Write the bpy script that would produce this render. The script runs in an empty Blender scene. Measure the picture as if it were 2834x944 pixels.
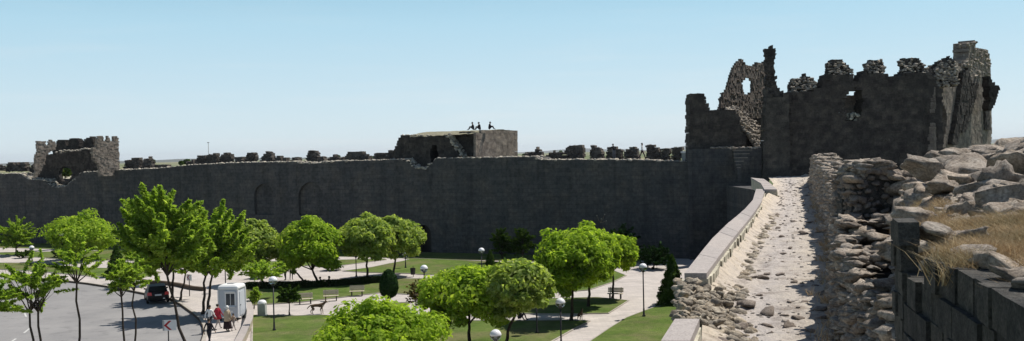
import bpy, bmesh, math, random
import numpy as np
from mathutils import Vector, Matrix, noise
from mathutils.geometry import tessellate_polygon

random.seed(7)
RNG = np.random.default_rng(7)
SC = bpy.context.scene
COL = SC.collection
R = math.radians

# ------------------------------------------------------------------ camera
F = 2722.0
EYE = Vector((0, 0, 11.0))
ROLL = R(1.25)
PITCH = math.atan(50.5 / F)
_f0 = Vector((0, math.cos(PITCH), -math.sin(PITCH)))
_u0 = Vector((0, math.sin(PITCH), math.cos(PITCH)))
_r0 = Vector((1, 0, 0))
CX = _r0 * math.cos(ROLL) - _u0 * math.sin(ROLL)
CY = _r0 * math.sin(ROLL) + _u0 * math.cos(ROLL)
CF = _f0
cam_data = bpy.data.cameras.new('camera')
cam = bpy.data.objects.new('camera', cam_data)
COL.objects.link(cam)
cam.matrix_world = Matrix(((CX.x, CY.x, -CF.x, EYE.x), (CX.y, CY.y, -CF.y, EYE.y), (CX.z, CY.z, -CF.z, EYE.z), (0, 0, 0, 1)))
cam_data.sensor_width = 36
cam_data.lens = 36 * F / 2834.0
cam_data.clip_start = 0.1
cam_data.clip_end = 40000
SC.camera = cam

# ---- measuring helpers: photo coordinates (full size) -> places in the world
def ray(px, py):
    d = CX * ((px - 1417) / F) + CY * ((472 - py) / F) + CF
    return d / d.y
def at(p, d): return EYE + ray(*p) * d
def gnd(p, z=0.12):
    r = ray(*p); return EYE + r * ((z - EYE.z) / r.z)
def reg(x0, y0, s): return lambda x, y: (x0 + x * s, y0 + y * s)
D = reg(0, 0, 1.1001)
Z1 = reg(0, 340, .7038); Z2 = reg(380, 460, .564); Z3 = reg(640, 560, .4475); Z4 = reg(1160, 560, .4477)
Z5 = reg(1800, 100, .4897); Z6 = reg(2200, 80, .513); Z7 = reg(1800, 450, .576); Z8 = reg(2200, 350, .692)
ZA = reg(0, 360, .2098); ZB = reg(960, 320, .2564); ZC = reg(480, 360, .2098); ZD = reg(1400, 360, .2174)
def pts(fn, *xy): return [fn(x, y) for x, y in xy]

class Frame:
    """a vertical plane: P0, horizontal U along it, N towards the viewer"""
    def __init__(s, P0, U, back=0.0):
        s.U = Vector((U[0], U[1], 0)).normalized()
        s.N = Vector((s.U.y, -s.U.x, 0))
        s.P0 = Vector((P0[0], P0[1], 0)) - s.N * back
    def uv(s, p):
        r = ray(*p); t = (s.P0 - EYE).dot(s.N) / r.dot(s.N)
        q = EYE + r * t
        return ((q - s.P0).dot(s.U), q.z)
    def poly(s, ps): return [s.uv(p) for p in ps]
    def w(s, u, z, n=0.0):
        return s.P0 + s.U * u + s.N * n + Vector((0, 0, z))

# ------------------------------------------------------------------ objects and tags
def tag(o, label=None, cat=None, group=None, kind=None):
    if label: o['label'] = label
    if cat: o['category'] = cat
    if group: o['group'] = group
    if kind: o['kind'] = kind
    return o
def empty(name, loc=(0, 0, 0), rz=0.0):
    o = bpy.data.objects.new(name, None); COL.objects.link(o)
    o.location = loc; o.rotation_euler = (0, 0, rz); o.empty_display_size = .3
    return o
def link(name, me, mats, parent=None, smooth=False):
    o = bpy.data.objects.new(name, me); COL.objects.link(o)
    if not isinstance(mats, (list, tuple)): mats = [mats]
    for m in mats: me.materials.append(m)
    if parent: o.parent = parent
    if smooth:
        me.polygons.foreach_set('use_smooth', [True] * len(me.polygons))
    return o
def copy_tree(o, parent=None):
    c = o.copy(); COL.objects.link(c)
    if parent: c.parent = parent
    for ch in list(o.children): copy_tree(ch, c)
    return c
def retag(c, label):
    c['label'] = label; return c

class MB:
    def __init__(s): s.v = []; s.f = []; s.m = []
    def add(s, vs, fs, mi=0):
        b = len(s.v); s.v += [tuple(x) for x in vs]
        s.f += [tuple(b + i for i in f) for f in fs]; s.m += [mi] * len(fs)
    BF = [(0, 3, 2, 1), (4, 5, 6, 7), (0, 1, 5, 4), (1, 2, 6, 5), (2, 3, 7, 6), (3, 0, 4, 7)]
    def box(s, a, b, mi=0, rz=0, c=(0, 0, 0)):
        vs = []
        for z in (a[2], b[2]):
            for x, y in ((a[0], a[1]), (b[0], a[1]), (b[0], b[1]), (a[0], b[1])):
                cs, sn = math.cos(rz), math.sin(rz)
                vs.append((c[0] + x * cs - y * sn, c[1] + x * sn + y * cs, c[2] + z))
        s.add(vs, MB.BF, mi)
    def hexa(s, vs, mi=0): s.add(vs, MB.BF, mi)
    def tube(s, path, rad, n=8, mi=0, caps=True):
        path = [Vector(p) for p in path]
        if not isinstance(rad, (list, tuple)): rad = [rad] * len(path)
        vs = []; up = None
        for i, p in enumerate(path):
            t = (path[min(i + 1, len(path) - 1)] - path[max(i - 1, 0)]).normalized()
            if up is None: up = Vector((1, 0, 0)) if abs(t.x) < .8 else Vector((0, 1, 0))
            a = (up - t * up.dot(t)).normalized(); b = t.cross(a); up = a
            for k in range(n):
                th = 2 * math.pi * k / n
                vs.append(p + (a * math.cos(th) + b * math.sin(th)) * rad[i])
        fs = []
        for i in range(len(path) - 1):
            for k in range(n):
                k2 = (k + 1) % n
                fs.append((i * n + k, i * n + k2, (i + 1) * n + k2, (i + 1) * n + k))
        if caps:
            fs.append(tuple(range(n - 1, -1, -1))); fs.append(tuple((len(path) - 1) * n + k for k in range(n)))
        s.add(vs, fs, mi)
    def lathe(s, prof, c=(0, 0, 0), n=16, mi=0):
        vs = [(c[0] + r * math.cos(2 * math.pi * k / n), c[1] + r * math.sin(2 * math.pi * k / n), c[2] + z) for r, z in prof for k in range(n)]
        fs = []
        for i in range(len(prof) - 1):
            for k in range(n):
                k2 = (k + 1) % n
                fs.append((i * n + k, i * n + k2, (i + 1) * n + k2, (i + 1) * n + k))
        s.add(vs, fs, mi)
    def ball(s, c, r, mi=0, nu=10, nv=7):
        if not isinstance(r, (tuple, list)): r = (r, r, r)
        vs = []
        for j in range(nv + 1):
            ph = math.pi * j / nv
            for i in range(nu):
                th = 2 * math.pi * i / nu
                vs.append((c[0] + r[0] * math.sin(ph) * math.cos(th), c[1] + r[1] * math.sin(ph) * math.sin(th), c[2] + r[2] * math.cos(ph)))
        fs = [(j * nu + i, (j + 1) * nu + i, (j + 1) * nu + (i + 1) % nu, j * nu + (i + 1) % nu) for j in range(nv) for i in range(nu)]
        s.add(vs, fs, mi)
    def prism(s, poly, z0, z1, mi=0):
        """poly: world (x, y) list"""
        n = len(poly)
        ar = sum(poly[i][0] * poly[(i + 1) % n][1] - poly[(i + 1) % n][0] * poly[i][1] for i in range(n))
        if ar < 0: poly = poly[::-1]
        vs = [(p[0], p[1], z0) for p in poly] + [(p[0], p[1], z1) for p in poly]
        tri = tessellate_polygon([[Vector((p[0], p[1], 0)) for p in poly]])
        fs = []
        for t in tri:
            a, b, c = [Vector((poly[i][0], poly[i][1], 0)) for i in t]
            t = tuple(t) if (b - a).cross(c - a).z > 0 else tuple(reversed(t))
            fs.append(tuple(i + n for i in t)); fs.append(tuple(reversed(t)))
        for i in range(n):
            j = (i + 1) % n
            fs.append((i, j, n + j, n + i))
        s.add(vs, fs, mi)
    def slab(s, fr, outer, holes, n0, n1, mi=0):
        """outline (u, z) with holes on a frame, from offset n0 (front) to n1 (back)"""
        loops = [outer] + list(holes); flat = [q for l in loops for q in l]; n = len(flat)
        vs = [fr.w(u, z, n0) for u, z in flat] + [fr.w(u, z, n1) for u, z in flat]
        fs = []
        for t in tessellate_polygon([[Vector((u, z, 0)) for u, z in l] for l in loops]):
            fs.append(tuple(t)); fs.append(tuple(i + n for i in reversed(t)))
        b = 0
        for l in loops:
            for i in range(len(l)):
                j = (i + 1) % len(l)
                fs.append((b + i, b + j, n + b + j, n + b + i))
            b += len(l)
        s.add(vs, fs, mi)
    def build(s, name, mats, parent=None, smooth=False, recalc=False):
        me = bpy.data.meshes.new(name)
        me.from_pydata(s.v, [], s.f)
        if any(s.m): me.polygons.foreach_set('material_index', s.m)
        if recalc:
            bm = bmesh.new(); bm.from_mesh(me); bmesh.ops.recalc_face_normals(bm, faces=bm.faces); bm.to_mesh(me); bm.free()
        me.update()
        return link(name, me, mats, parent, smooth)

# ------------------------------------------------------------------ stones
def _ico(sub):
    bm = bmesh.new(); bmesh.ops.create_icosphere(bm, subdivisions=sub, radius=1)
    bm.verts.ensure_lookup_table()
    v = np.array([x.co[:] for x in bm.verts]); f = np.array([[q.index for q in x.verts] for x in bm.faces]); bm.free()
    return v, f
ICO = {1: _ico(1), 2: _ico(2), 3: _ico(3)}
class RB:
    """a batch of faceted stones"""
    def __init__(s): s.V = []; s.Fc = []; s.n = 0
    def rock(s, c, size, sub=2, cuts=7, rot=None, rough=.04):
        v0, f = ICO[sub]
        v = v0.copy()
        for _ in range(cuts):
            n = RNG.normal(size=3); n /= np.linalg.norm(n)
            h = RNG.uniform(.45, .8)
            d = v @ n - h
            v -= np.outer(np.maximum(d, 0), n)
        if sub >= 2:
            K = RNG.normal(0, 3.2, (4, 3)); ph = RNG.uniform(0, 6.28, 4); K2 = RNG.normal(0, 9, (4, 3)); ph2 = RNG.uniform(0, 6.28, 4)
            v *= (1 + .12 * np.sin(v @ K.T + ph).sum(1) * .7 + .055 * np.sin(v @ K2.T + ph2).sum(1))[:, None]
        if sub == 3:
            K3 = RNG.normal(0, 17, (5, 3)); v *= (1 + .02 * np.sin(v @ K3.T + RNG.uniform(0, 6.28, 5)).sum(1))[:, None]
        v += RNG.normal(scale=rough, size=v.shape)
        v *= np.array(size)
        a, b, g = (RNG.uniform(-.35, .35), RNG.uniform(-.35, .35), RNG.uniform(0, 6.28)) if rot is None else rot
        ca, sa, cb, sb, cg, sg = math.cos(a), math.sin(a), math.cos(b), math.sin(b), math.cos(g), math.sin(g)
        M = np.array([[cg, -sg, 0], [sg, cg, 0], [0, 0, 1]]) @ np.array([[cb, 0, sb], [0, 1, 0], [-sb, 0, cb]]) @ np.array([[1, 0, 0], [0, ca, -sa], [0, sa, ca]])
        v = v @ M.T + np.array(c)
        s.V.append(v); s.Fc.append(f + s.n); s.n += len(v)
    def build(s, name, mats, parent=None):
        V = np.concatenate(s.V); Fc = np.concatenate(s.Fc)
        return link(name, tri_mesh(name, V, Fc), mats, parent)
def tri_mesh(name, V, Fc):
    k = Fc.shape[1]
    me = bpy.data.meshes.new(name)
    me.vertices.add(len(V)); me.vertices.foreach_set('co', V.astype(np.float32).ravel())
    me.loops.add(Fc.size); me.loops.foreach_set('vertex_index', Fc.astype(np.int32).ravel())
    me.polygons.add(len(Fc)); me.polygons.foreach_set('loop_start', np.arange(0, Fc.size, k, dtype=np.int32))
    me.update(calc_edges=True); me.validate()
    return me
def inside(u, z, poly):
    r = False; n = len(poly); j = n - 1
    for i in range(n):
        a, b = poly[i], poly[j]
        if (a[1] > z) != (b[1] > z) and u < (b[0] - a[0]) * (z - a[1]) / (b[1] - a[1]) + a[0]: r = not r
        j = i
    return r
def row_spans(z, poly):
    c = []
    n = len(poly)
    for i in range(n):
        (u0, z0), (u1, z1) = poly[i], poly[(i + 1) % n]
        if (z0 > z) != (z1 > z): c.append(u0 + (u1 - u0) * (z - z0) / (z1 - z0))
    c.sort(); return [(c[i], c[i + 1]) for i in range(0, len(c) - 1, 2)]
def masonry(mb, fr, poly, holes=(), thick=1.0, ch=.35, bw=.55, dj=.035, ej=.07, front=0.0, gap=0.0, mi=0, hj=.15, from_top=False):
    """courses of single blocks filling an outline on a frame; ragged where the outline cuts them"""
    zs = [p[1] for p in poly]; z = min(zs); zt = max(zs)
    if from_top: z = zt - math.ceil((zt - z) / ch) * ch
    while z < zt - ch * .3:
        h = ch * random.uniform(1 - hj, 1 + hj); zc = min(z + h / 2, zt - .02)
        spans = row_spans(zc, poly)
        for q in holes:
            for (ha, hb) in row_spans(zc, q):
                spans = [x for (a, b) in spans for x in ((a, min(b, ha)), (max(a, hb), b)) if x[1] - x[0] > .05]
        for (a, b) in spans:
            u = a
            while u < b - .03:
                w = bw * random.uniform(.65, 1.35)
                if u == a: w *= random.uniform(.4, 1)
                if b - u - w < bw * .35: w = b - u
                first, last = u == a, u + w >= b - .001
                n0 = front + random.uniform(-dj, dj); n1 = -thick + random.uniform(-dj, dj); g = gap / 2
                e0 = random.uniform(-ej, ej) * 1.3 if first else 0; e1 = random.uniform(-ej, ej) * 1.3 if last else 0
                c = [(u + g + e0, z + g), (u + w - g + e1, z + g), (u + w - g + e1, z + h - g), (u + g + e0, z + h - g)]
                if first or last or not inside(u + w / 2, zc + h, poly):
                    c = [(p + random.uniform(-ej, ej) * .5, q + random.uniform(-ej, ej) * .6) for p, q in c]
                vs = [fr.w(p, q, n0) for p, q in c] + [fr.w(p, q, n1) for p, q in c]
                mb.add(vs, [(0, 1, 2, 3), (7, 6, 5, 4), (1, 0, 4, 5), (2, 1, 5, 6), (3, 2, 6, 7), (0, 3, 7, 4)], mi)
                u += w
        z += h
def rubble_over(rb, fr, poly, thick, step=.38, size=(.14, .27), front=0.0, sub=1, keep=.85, holes=(), tilt=0.0):
    """rounded field stones bedded in the front, top and ends of an outline"""
    zs = [p[1] for p in poly]; us = [p[0] for p in poly]
    z = min(zs); z0, z1 = min(zs), max(zs)
    while z < max(zs) + step:
        u = min(us)
        while u < max(us):
            uu = u + random.uniform(-.4, .4) * step; zz = z + random.uniform(-.4, .4) * step
            if inside(uu, zz, poly) and not any(inside(uu, zz, q) for q in holes):
                out = not inside(uu, zz + step, poly) or not inside(uu + step, zz, poly) or not inside(uu - step, zz, poly)
                f0 = front - tilt * max(0, (zz - z0) / (z1 - z0)) ** 1.3
                ns = [f0] if not out else [f0, f0 - thick * .35, f0 - thick * .7]
                for n in ns:
                    if random.random() > keep: continue
                    s = random.uniform(*size)
                    rb.rock(fr.w(uu, zz, n + random.uniform(-.12, .06)), (s * random.uniform(.9, 1.4), s * random.uniform(.9, 1.4), s * random.uniform(.6, 1)), sub, 5)
            u += step
        z += step
def arch(u0, u1, z0, z1, n=8):
    r = (u1 - u0) / 2; uc = (u0 + u1) / 2; zs = max(z1 - r, z0)
    return [(u0, z0), (u1, z0)] + [(uc + r * math.cos(math.pi * k / n), zs + (z1 - zs) * math.sin(math.pi * k / n)) for k in range(n + 1)]
# ------------------------------------------------------------------ materials
class NT:
    def __init__(s, name):
        s.m = bpy.data.materials.new(name); s.m.use_nodes = True
        s.t = s.m.node_tree; s.b = s.t.nodes['Principled BSDF']; s.out = s.t.nodes['Material Output']
    def n(s, typ, **kw):
        x = s.t.nodes.new(typ)
        for k, v in kw.items():
            if k in x.inputs.keys(): x.inputs[k].default_value = v
            else: setattr(x, k, v)
        return x
    def l(s, a, b): s.t.links.new(a, b)
    def coord(s):
        if not hasattr(s, '_c'): s._c = s.n('ShaderNodeNewGeometry').outputs['Position']
        return s._c
    def noise(s, sc, det=6, rough=.6, vec=None):
        x = s.n('ShaderNodeTexNoise'); x.inputs['Scale'].default_value = sc; x.inputs['Detail'].default_value = det; x.inputs['Roughness'].default_value = rough
        s.l(vec or s.coord(), x.inputs['Vector']); return x.outputs['Fac']
    def ramp(s, fac, stops):
        x = s.n('ShaderNodeValToRGB'); e = x.color_ramp.elements
        while len(e) < len(stops): e.new(.5)
        for i, (p, c) in enumerate(stops): e[i].position = p; e[i].color = (c[0], c[1], c[2], 1)
        s.l(fac, x.inputs['Fac']); return x.outputs['Color']
    def mix(s, fac, a, b, mode='MIX'):
        x = s.n('ShaderNodeMix'); x.data_type = 'RGBA'; x.blend_type = mode
        for sock, v in ((x.inputs[0], fac), (x.inputs[6], a), (x.inputs[7], b)):
            if hasattr(v, 'is_linked') or hasattr(v, 'links'): s.l(v, sock)
            elif isinstance(v, (int, float)): sock.default_value = v
            else: sock.default_value = (v[0], v[1], v[2], 1)
        return x.outputs[2]
    def bump(s, h, st=.5, dist=.05):
        x = s.n('ShaderNodeBump'); x.inputs['Strength'].default_value = st; x.inputs['Distance'].default_value = dist
        s.l(h, x.inputs['Height']); s.l(x.outputs['Normal'], s.b.inputs['Normal'])
    def done(s, col, rough=.9, spec=.2, metal=0):
        if hasattr(col, 'links'): s.l(col, s.b.inputs['Base Color'])
        else: s.b.inputs['Base Color'].default_value = (col[0], col[1], col[2], 1)
        s.b.inputs['Roughness'].default_value = rough; s.b.inputs['Specular IOR Level'].default_value = spec; s.b.inputs['Metallic'].default_value = metal
        return s.m
def stone(name, a, b, c, sc=1.0, bump=.6, dist=.05, island=.5, joint=None, fine=.55):
    t = NT(name)
    col = t.ramp(t.noise(1.7 * sc), [(.3, a), (.52, b), (.72, c)])
    f = t.noise(9 * sc, 8, .7)
    col = t.mix(fine, col, t.ramp(f, [(.34, (.22, .20, .19)), (.55, (.8, .8, .8)), (.72, (1.25, 1.2, 1.1))]), 'MULTIPLY')
    isl = t.n('ShaderNodeNewGeometry').outputs['Random Per Island']
    col = t.mix(island, col, t.ramp(isl, [(0, (.5, .5, .52)), (.5, (.95, .95, .95)), (1, (1.5, 1.42, 1.3))]), 'MULTIPLY')
    if joint:
        br = t.n('ShaderNodeTexBrick'); br.inputs['Scale'].default_value = 1
        br.inputs['Brick Width'].default_value = joint[0]; br.inputs['Row Height'].default_value = joint[1]; br.inputs['Mortar Size'].default_value = .025
        br.inputs['Color1'].default_value = (.7, .7, .72, 1); br.inputs['Color2'].default_value = (1.3, 1.27, 1.2, 1); br.inputs['Mortar'].default_value = (.6, .6, .6, 1)
        mp = t.n('ShaderNodeMapping'); mp.inputs['Rotation'].default_value = (R(90), 0, 0)
        t.l(t.coord(), mp.inputs['Vector']); t.l(mp.outputs['Vector'], br.inputs['Vector'])
        col = t.mix(.5, col, br.outputs['Color'], 'MULTIPLY')
        mp2 = t.n('ShaderNodeMapping'); mp2.inputs['Scale'].default_value = (.9, .9, .10); t.l(t.coord(), mp2.inputs['Vector'])
        col = t.mix(.7, col, t.ramp(t.noise(1.0, 6, .7, mp2.outputs['Vector']), [(.34, (.62, .62, .64)), (.5, (1, 1, 1)), (.68, (1.3, 1.24, 1.15))]), 'MULTIPLY')
    t.bump(f, bump, dist)
    return t.done(col, .92, .15)
def plain(name, c, rough=.6, spec=.3, metal=0, var=.25, sc=6):
    t = NT(name)
    col = t.mix(var, c, t.ramp(t.noise(sc), [(.3, [x * .55 for x in c]), (.7, [min(1, x * 1.35) for x in c])]))
    return t.done(col, rough, spec, metal)
def leafmat(name, a, b, c, trans=.56, tint=(1.25, 1.25, .55)):
    t = NT(name)
    g = t.n('ShaderNodeNewGeometry')
    col = t.ramp(g.outputs['Random Per Island'], [(0, a), (.5, b), (1, c)])
    col = t.mix(.5, col, t.ramp(t.noise(1.3, 3), [(.35, (.6, .72, .6)), (.65, (1.25, 1.15, 1.0))]), 'MULTIPLY')
    df = t.n('ShaderNodeBsdfDiffuse'); tr = t.n('ShaderNodeBsdfTranslucent'); mx = t.n('ShaderNodeMixShader'); mx.inputs[0].default_value = trans
    t.l(col, df.inputs['Color'])
    t.l(t.mix(1, col, tint, 'MULTIPLY'), tr.inputs['Color'])
    t.l(df.outputs[0], mx.inputs[1]); t.l(tr.outputs[0], mx.inputs[2]); t.l(mx.outputs[0], t.out.inputs['Surface'])
    return t.m

M = {}
M['basalt'] = stone('basalt', (.078, .083, .09), (.096, .096, .098), (.125, .118, .108), .35, .6, .07, .3, (1.1, .42))
M['basalt_block'] = stone('basalt_block', (.05, .047, .045), (.085, .08, .072), (.14, .128, .112), .8, .6, .06, .45)
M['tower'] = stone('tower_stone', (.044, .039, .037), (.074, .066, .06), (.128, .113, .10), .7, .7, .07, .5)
M['lit_tower'] = stone('sunlit_tower_stone', (.16, .135, .115), (.27, .23, .195), (.40, .35, .30), .8, .7, .06, .35)  # lighter copy of the tower stone, sunlight put into the colour
M['hazed_merlon_stone'] = stone('hazed_merlon_stone', (.085, .074, .066), (.14, .122, .108), (.22, .195, .17), .9, .7, .06, .5)  # browner and lighter than the tower, distance haze mixed into the colour
M['window_wall'] = stone('brown_broken_stone', (.085, .07, .06), (.17, .14, .12), (.30, .255, .215), 1.1, .8, .06, .55)
M['rubble'] = stone('rubble_stone', (.20, .175, .15), (.36, .32, .275), (.54, .49, .42), 1.2, .8, .05, .65)  # raised to a lit tone so the merlon tops look sunny
M['near_rubble'] = stone('near_rubble', (.26, .21, .165), (.45, .39, .33), (.62, .56, .49), 2.2, 1.0, .06, .5, None, .8)
M['walk_stone'] = stone('walk_stone', (.15, .125, .105), (.24, .205, .18), (.34, .30, .27), 5, .8, .03, .3)
M['sand_rubble'] = stone('sandy_rubble', (.26, .215, .165), (.42, .37, .30), (.58, .53, .44), 2.5, .9, .05, .55, None, .7)
M['path_grit'] = stone('path_grit', (.28, .25, .225), (.40, .365, .335), (.50, .46, .42), 4, .6, .03, .5)
M['core'] = stone('wall_core', (.10, .085, .07), (.17, .15, .125), (.25, .22, .18), 2, .8, .05, .1)
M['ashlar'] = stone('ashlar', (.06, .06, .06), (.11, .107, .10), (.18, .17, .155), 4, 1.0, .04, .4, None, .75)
M['coping'] = stone('coping', (.38, .345, .325), (.44, .40, .38), (.49, .45, .42), 3, .25, .01, .15)
M['cap_edge'] = stone('sunlit_wall_top_rubble', (.36, .32, .27), (.48, .44, .37), (.58, .53, .46), 1.5, .7, .05, .4)  # sun glare on the wall top is put into this pale colour
M['step'] = stone('step_stone', (.22, .19, .16), (.3, .27, .23), (.38, .34, .3), 2, .6, .03, .2)
def m_path():
    t = NT('wall_walk_surface')
    uv = t.n('ShaderNodeUVMap').outputs['UV']
    sx = t.n('ShaderNodeSeparateXYZ'); t.l(uv, sx.inputs[0])
    wob = t.n('ShaderNodeMath', operation='MULTIPLY_ADD'); t.l(t.noise(.9, 5, .7), wob.inputs[0]); wob.inputs[1].default_value = .55; 
    t.l(sx.outputs[0], wob.inputs[2])
    base = t.ramp(wob.outputs[0], [(.26, (.58, .505, .405)), (.44, (.51, .455, .40)), (.68, (.45, .415, .395)), (1.0, (.48, .43, .37))])
    grit = t.noise(14, 8, .75)
    col = t.mix(.8, base, t.ramp(grit, [(.28, (.45, .43, .43)), (.40, (.94, .94, .94)), (.72, (1.25, 1.23, 1.2))]), 'MULTIPLY')
    dark = t.ramp(t.noise(1.9, 8, .78), [(.36, (.5, .46, .44)), (.50, (1, 1, 1)), (.68, (1.12, 1.1, 1.05))])
    col = t.mix(.85, col, dark, 'MULTIPLY')
    t.bump(grit, 1.0, .06)
    return t.done(col, .95, .1)
M['path'] = m_path()
def m_grass(name, a, b, c):
    t = NT(name)
    col = t.ramp(t.noise(.35, 6, .65), [(.32, a), (.5, b), (.7, c)])
    worn = t.ramp(t.noise(.16, 7, .7), [(.46, (0, 0, 0)), (.62, (1, 1, 1))])
    wf = t.n('ShaderNodeMath', operation='MULTIPLY'); t.l(worn, wf.inputs[0]); wf.inputs[1].default_value = .7
    col = t.mix(wf.outputs[0], col, (.17, .15, .085))
    col = t.mix(.7, col, t.ramp(t.noise(3, 7, .8), [(.3, (.5, .55, .5)), (.7, (1.35, 1.3, 1.2))]), 'MULTIPLY')
    t.bump(t.noise(9, 4, .8), .7, .1)
    return t.done(col, 1, .05)
M['lawn'] = m_grass('lawn_grass', (.075, .115, .028), (.10, .15, .036), (.15, .185, .06))
M['plain'] = m_grass('plain_ground', (.08, .10, .045), (.14, .15, .08), (.22, .20, .12))
def m_far():
    t = NT('far_fields')
    mp = t.n('ShaderNodeMapping'); mp.inputs['Scale'].default_value = (1, .35, 1); t.l(t.coord(), mp.inputs[0])
    vo = t.n('ShaderNodeTexVoronoi'); vo.inputs['Scale'].default_value = .006; t.l(mp.outputs[0], vo.inputs['Vector'])
    col = t.ramp(vo.outputs['Color'], [(.1, (.10, .13, .06)), (.4, (.16, .17, .09)), (.6, (.24, .22, .13)), (.9, (.12, .15, .08))])
    col = t.mix(.5, col, t.ramp(t.noise(.05, 6), [(.3, (.6, .65, .6)), (.7, (1.3, 1.25, 1.2))]), 'MULTIPLY')
    return t.done(col, 1, .05)
M['far'] = m_far()
M['hill'] = plain('far_hill', (.12, .13, .12), 1, .05, 0, .5, .002)
def m_paving():
    t = NT('paving')
    col = t.ramp(t.noise(.5, 6, .6), [(.3, (.40, .365, .34)), (.6, (.48, .44, .41)), (.8, (.52, .48, .45))])
    br = t.n('ShaderNodeTexBrick'); br.inputs['Scale'].default_value = 1; br.inputs['Brick Width'].default_value = .6; br.inputs['Row Height'].default_value = .3
    br.inputs['Color1'].default_value = (.86, .86, .86, 1); br.inputs['Color2'].default_value = (1.08, 1.06, 1.05, 1); br.inputs['Mortar'].default_value = (.7, .7, .7, 1); br.inputs['Mortar Size'].default_value = .012
    t.l(t.coord(), br.inputs['Vector'])
    return t.done(t.mix(.8, col, br.outputs['Color'], 'MULTIPLY'), .9, .15)
M['paving'] = m_paving()
def m_asphalt():
    t = NT('asphalt')
    col = t.ramp(t.noise(.25, 7, .65), [(.3, (.21, .205, .205)), (.55, (.25, .243, .24)), (.75, (.285, .276, .27))])
    col = t.mix(.8, col, t.ramp(t.noise(.7, 8, .75), [(.36, (.72, .72, .72)), (.46, (1, 1, 1)), (.7, (1.08, 1.07, 1.05))]), 'MULTIPLY')
    col = t.mix(.4, col, t.ramp(t.noise(30, 3, .8), [(.3, (.7, .7, .7)), (.7, (1.2, 1.2, 1.2))]), 'MULTIPLY')
    return t.done(col, .9, .2)
M['asphalt'] = m_asphalt()
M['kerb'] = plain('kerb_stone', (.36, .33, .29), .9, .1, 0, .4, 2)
M['dark_kerb'] = plain('brown_kerb_side', (.10, .075, .055), .9, .1, 0, .5, 2)  # dark brown for the kerb's road side and the low edging
M['line'] = plain('road_paint', (.5, .5, .48), .8, .2, 0, .6, 8)
M['bark'] = stone('bark', (.035, .028, .022), (.06, .048, .038), (.10, .085, .07), 3, .8, .02, .2)
M['globe_leaf'] = leafmat('bright_leaf', (.20, .31, .035), (.29, .43, .05), (.41, .53, .11))
M['pale_leaf'] = leafmat('pale_leaf', (.22, .305, .07), (.32, .42, .11), (.46, .54, .21))
M['airy_leaf'] = leafmat('feathery_leaf', (.19, .30, .045), (.28, .41, .065), (.40, .52, .14))
M['dull_leaf'] = leafmat('dull_leaf', (.03, .065, .012), (.05, .095, .02), (.08, .13, .035), .3)
M['dark_leaf'] = leafmat('dark_leaf', (.012, .032, .012), (.02, .05, .016), (.035, .07, .025), .15)
M['red_leaf'] = leafmat('reddish_leaf', (.09, .09, .03), (.13, .12, .05), (.17, .10, .05), .3)
M['hedge_leaf'] = leafmat('hedge_leaf', (.012, .022, .008), (.02, .034, .012), (.03, .045, .018), .1)
M['dry'] = leafmat('dry_grass', (.26, .185, .115), (.40, .30, .19), (.60, .48, .34), .2, (1, .95, .85))
M['pole'] = plain('pole_iron', (.03, .03, .035), .5, .4, .3)
M['lamp_cap'] = plain('lamp_cap', (.80, .80, .82), .25, .5, 0, .05)
M['white'] = plain('white_paint', (.78, .78, .78), .4, .4, 0, .08)
M['booth'] = plain('booth_panel', (.50, .53, .57), .45, .4, 0, .08)
M['wood'] = plain('bench_wood', (.48, .42, .32), .7, .2, 0, .35, 12)
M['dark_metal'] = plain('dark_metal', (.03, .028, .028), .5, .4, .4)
M['car'] = plain('car_paint', (.012, .009, .014), .38, .35, 0, .02)
M['car_glass'] = plain('car_glass', (.008, .009, .011), .3, .35, 0, .02)
M['tyre'] = plain('tyre', (.018, .018, .018), .85, .2)
M['rim'] = plain('rim', (.4, .4, .42), .35, .5, .7)
M['tail'] = plain('tail_lamp', (.7, .03, .03), .3, .6, 0, .05)
M['plate'] = plain('plate', (.7, .7, .7), .5, .3, 0, .05)
M['red'] = plain('sign_red', (.42, .02, .025), .5, .3, 0, .1)
M['sign_back'] = plain('sign_grey', (.42, .41, .41), .5, .3, .1, .1)
M['skin'] = plain('skin', (.36, .22, .15), .6, .3, 0, .1)
M['hair'] = plain('hair', (.015, .012, .010), .6, .3)
M['shoe'] = plain('shoe', (.02, .018, .016), .6, .3)
M['sand'] = stone('limestone', (.42, .40, .32), (.55, .52, .42), (.65, .62, .52), 1, .5, .05, .1)
M['earth'] = stone('roof_earth', (.20, .19, .13), (.27, .255, .18), (.35, .325, .24), 1.5, .7, .06, .1)
M['concrete'] = plain('pale_concrete', (.36, .38, .36), .9, .1, 0, .3)
M['fur'] = plain('brown_fur', (.10, .065, .04), .9, .1, 0, .4, 20)
M['fur_pale'] = plain('pale_fur', (.42, .36, .29), .9, .1, 0, .3, 20)
M['low_wall'] = stone('low_wall_stone', (.34, .30, .23), (.43, .38, .30), (.5, .45, .36), 2, .5, .03, .1)
def m_glass():
    t = NT('lamp_glass')
    t.b.inputs['Base Color'].default_value = (.5, .52, .55, 1); t.b.inputs['Roughness'].default_value = .12
    t.b.inputs['Transmission Weight'].default_value = .92; t.b.inputs['IOR'].default_value = 1.2
    return t.m
M['glass'] = m_glass()
M['window'] = plain('booth_window', (.04, .05, .06), .08, .7, 0, .05)
def cloth(name, c): 
    if name not in M: M[name] = plain(name, c, .85, .15, 0, .25, 25)
    return M[name]

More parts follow.
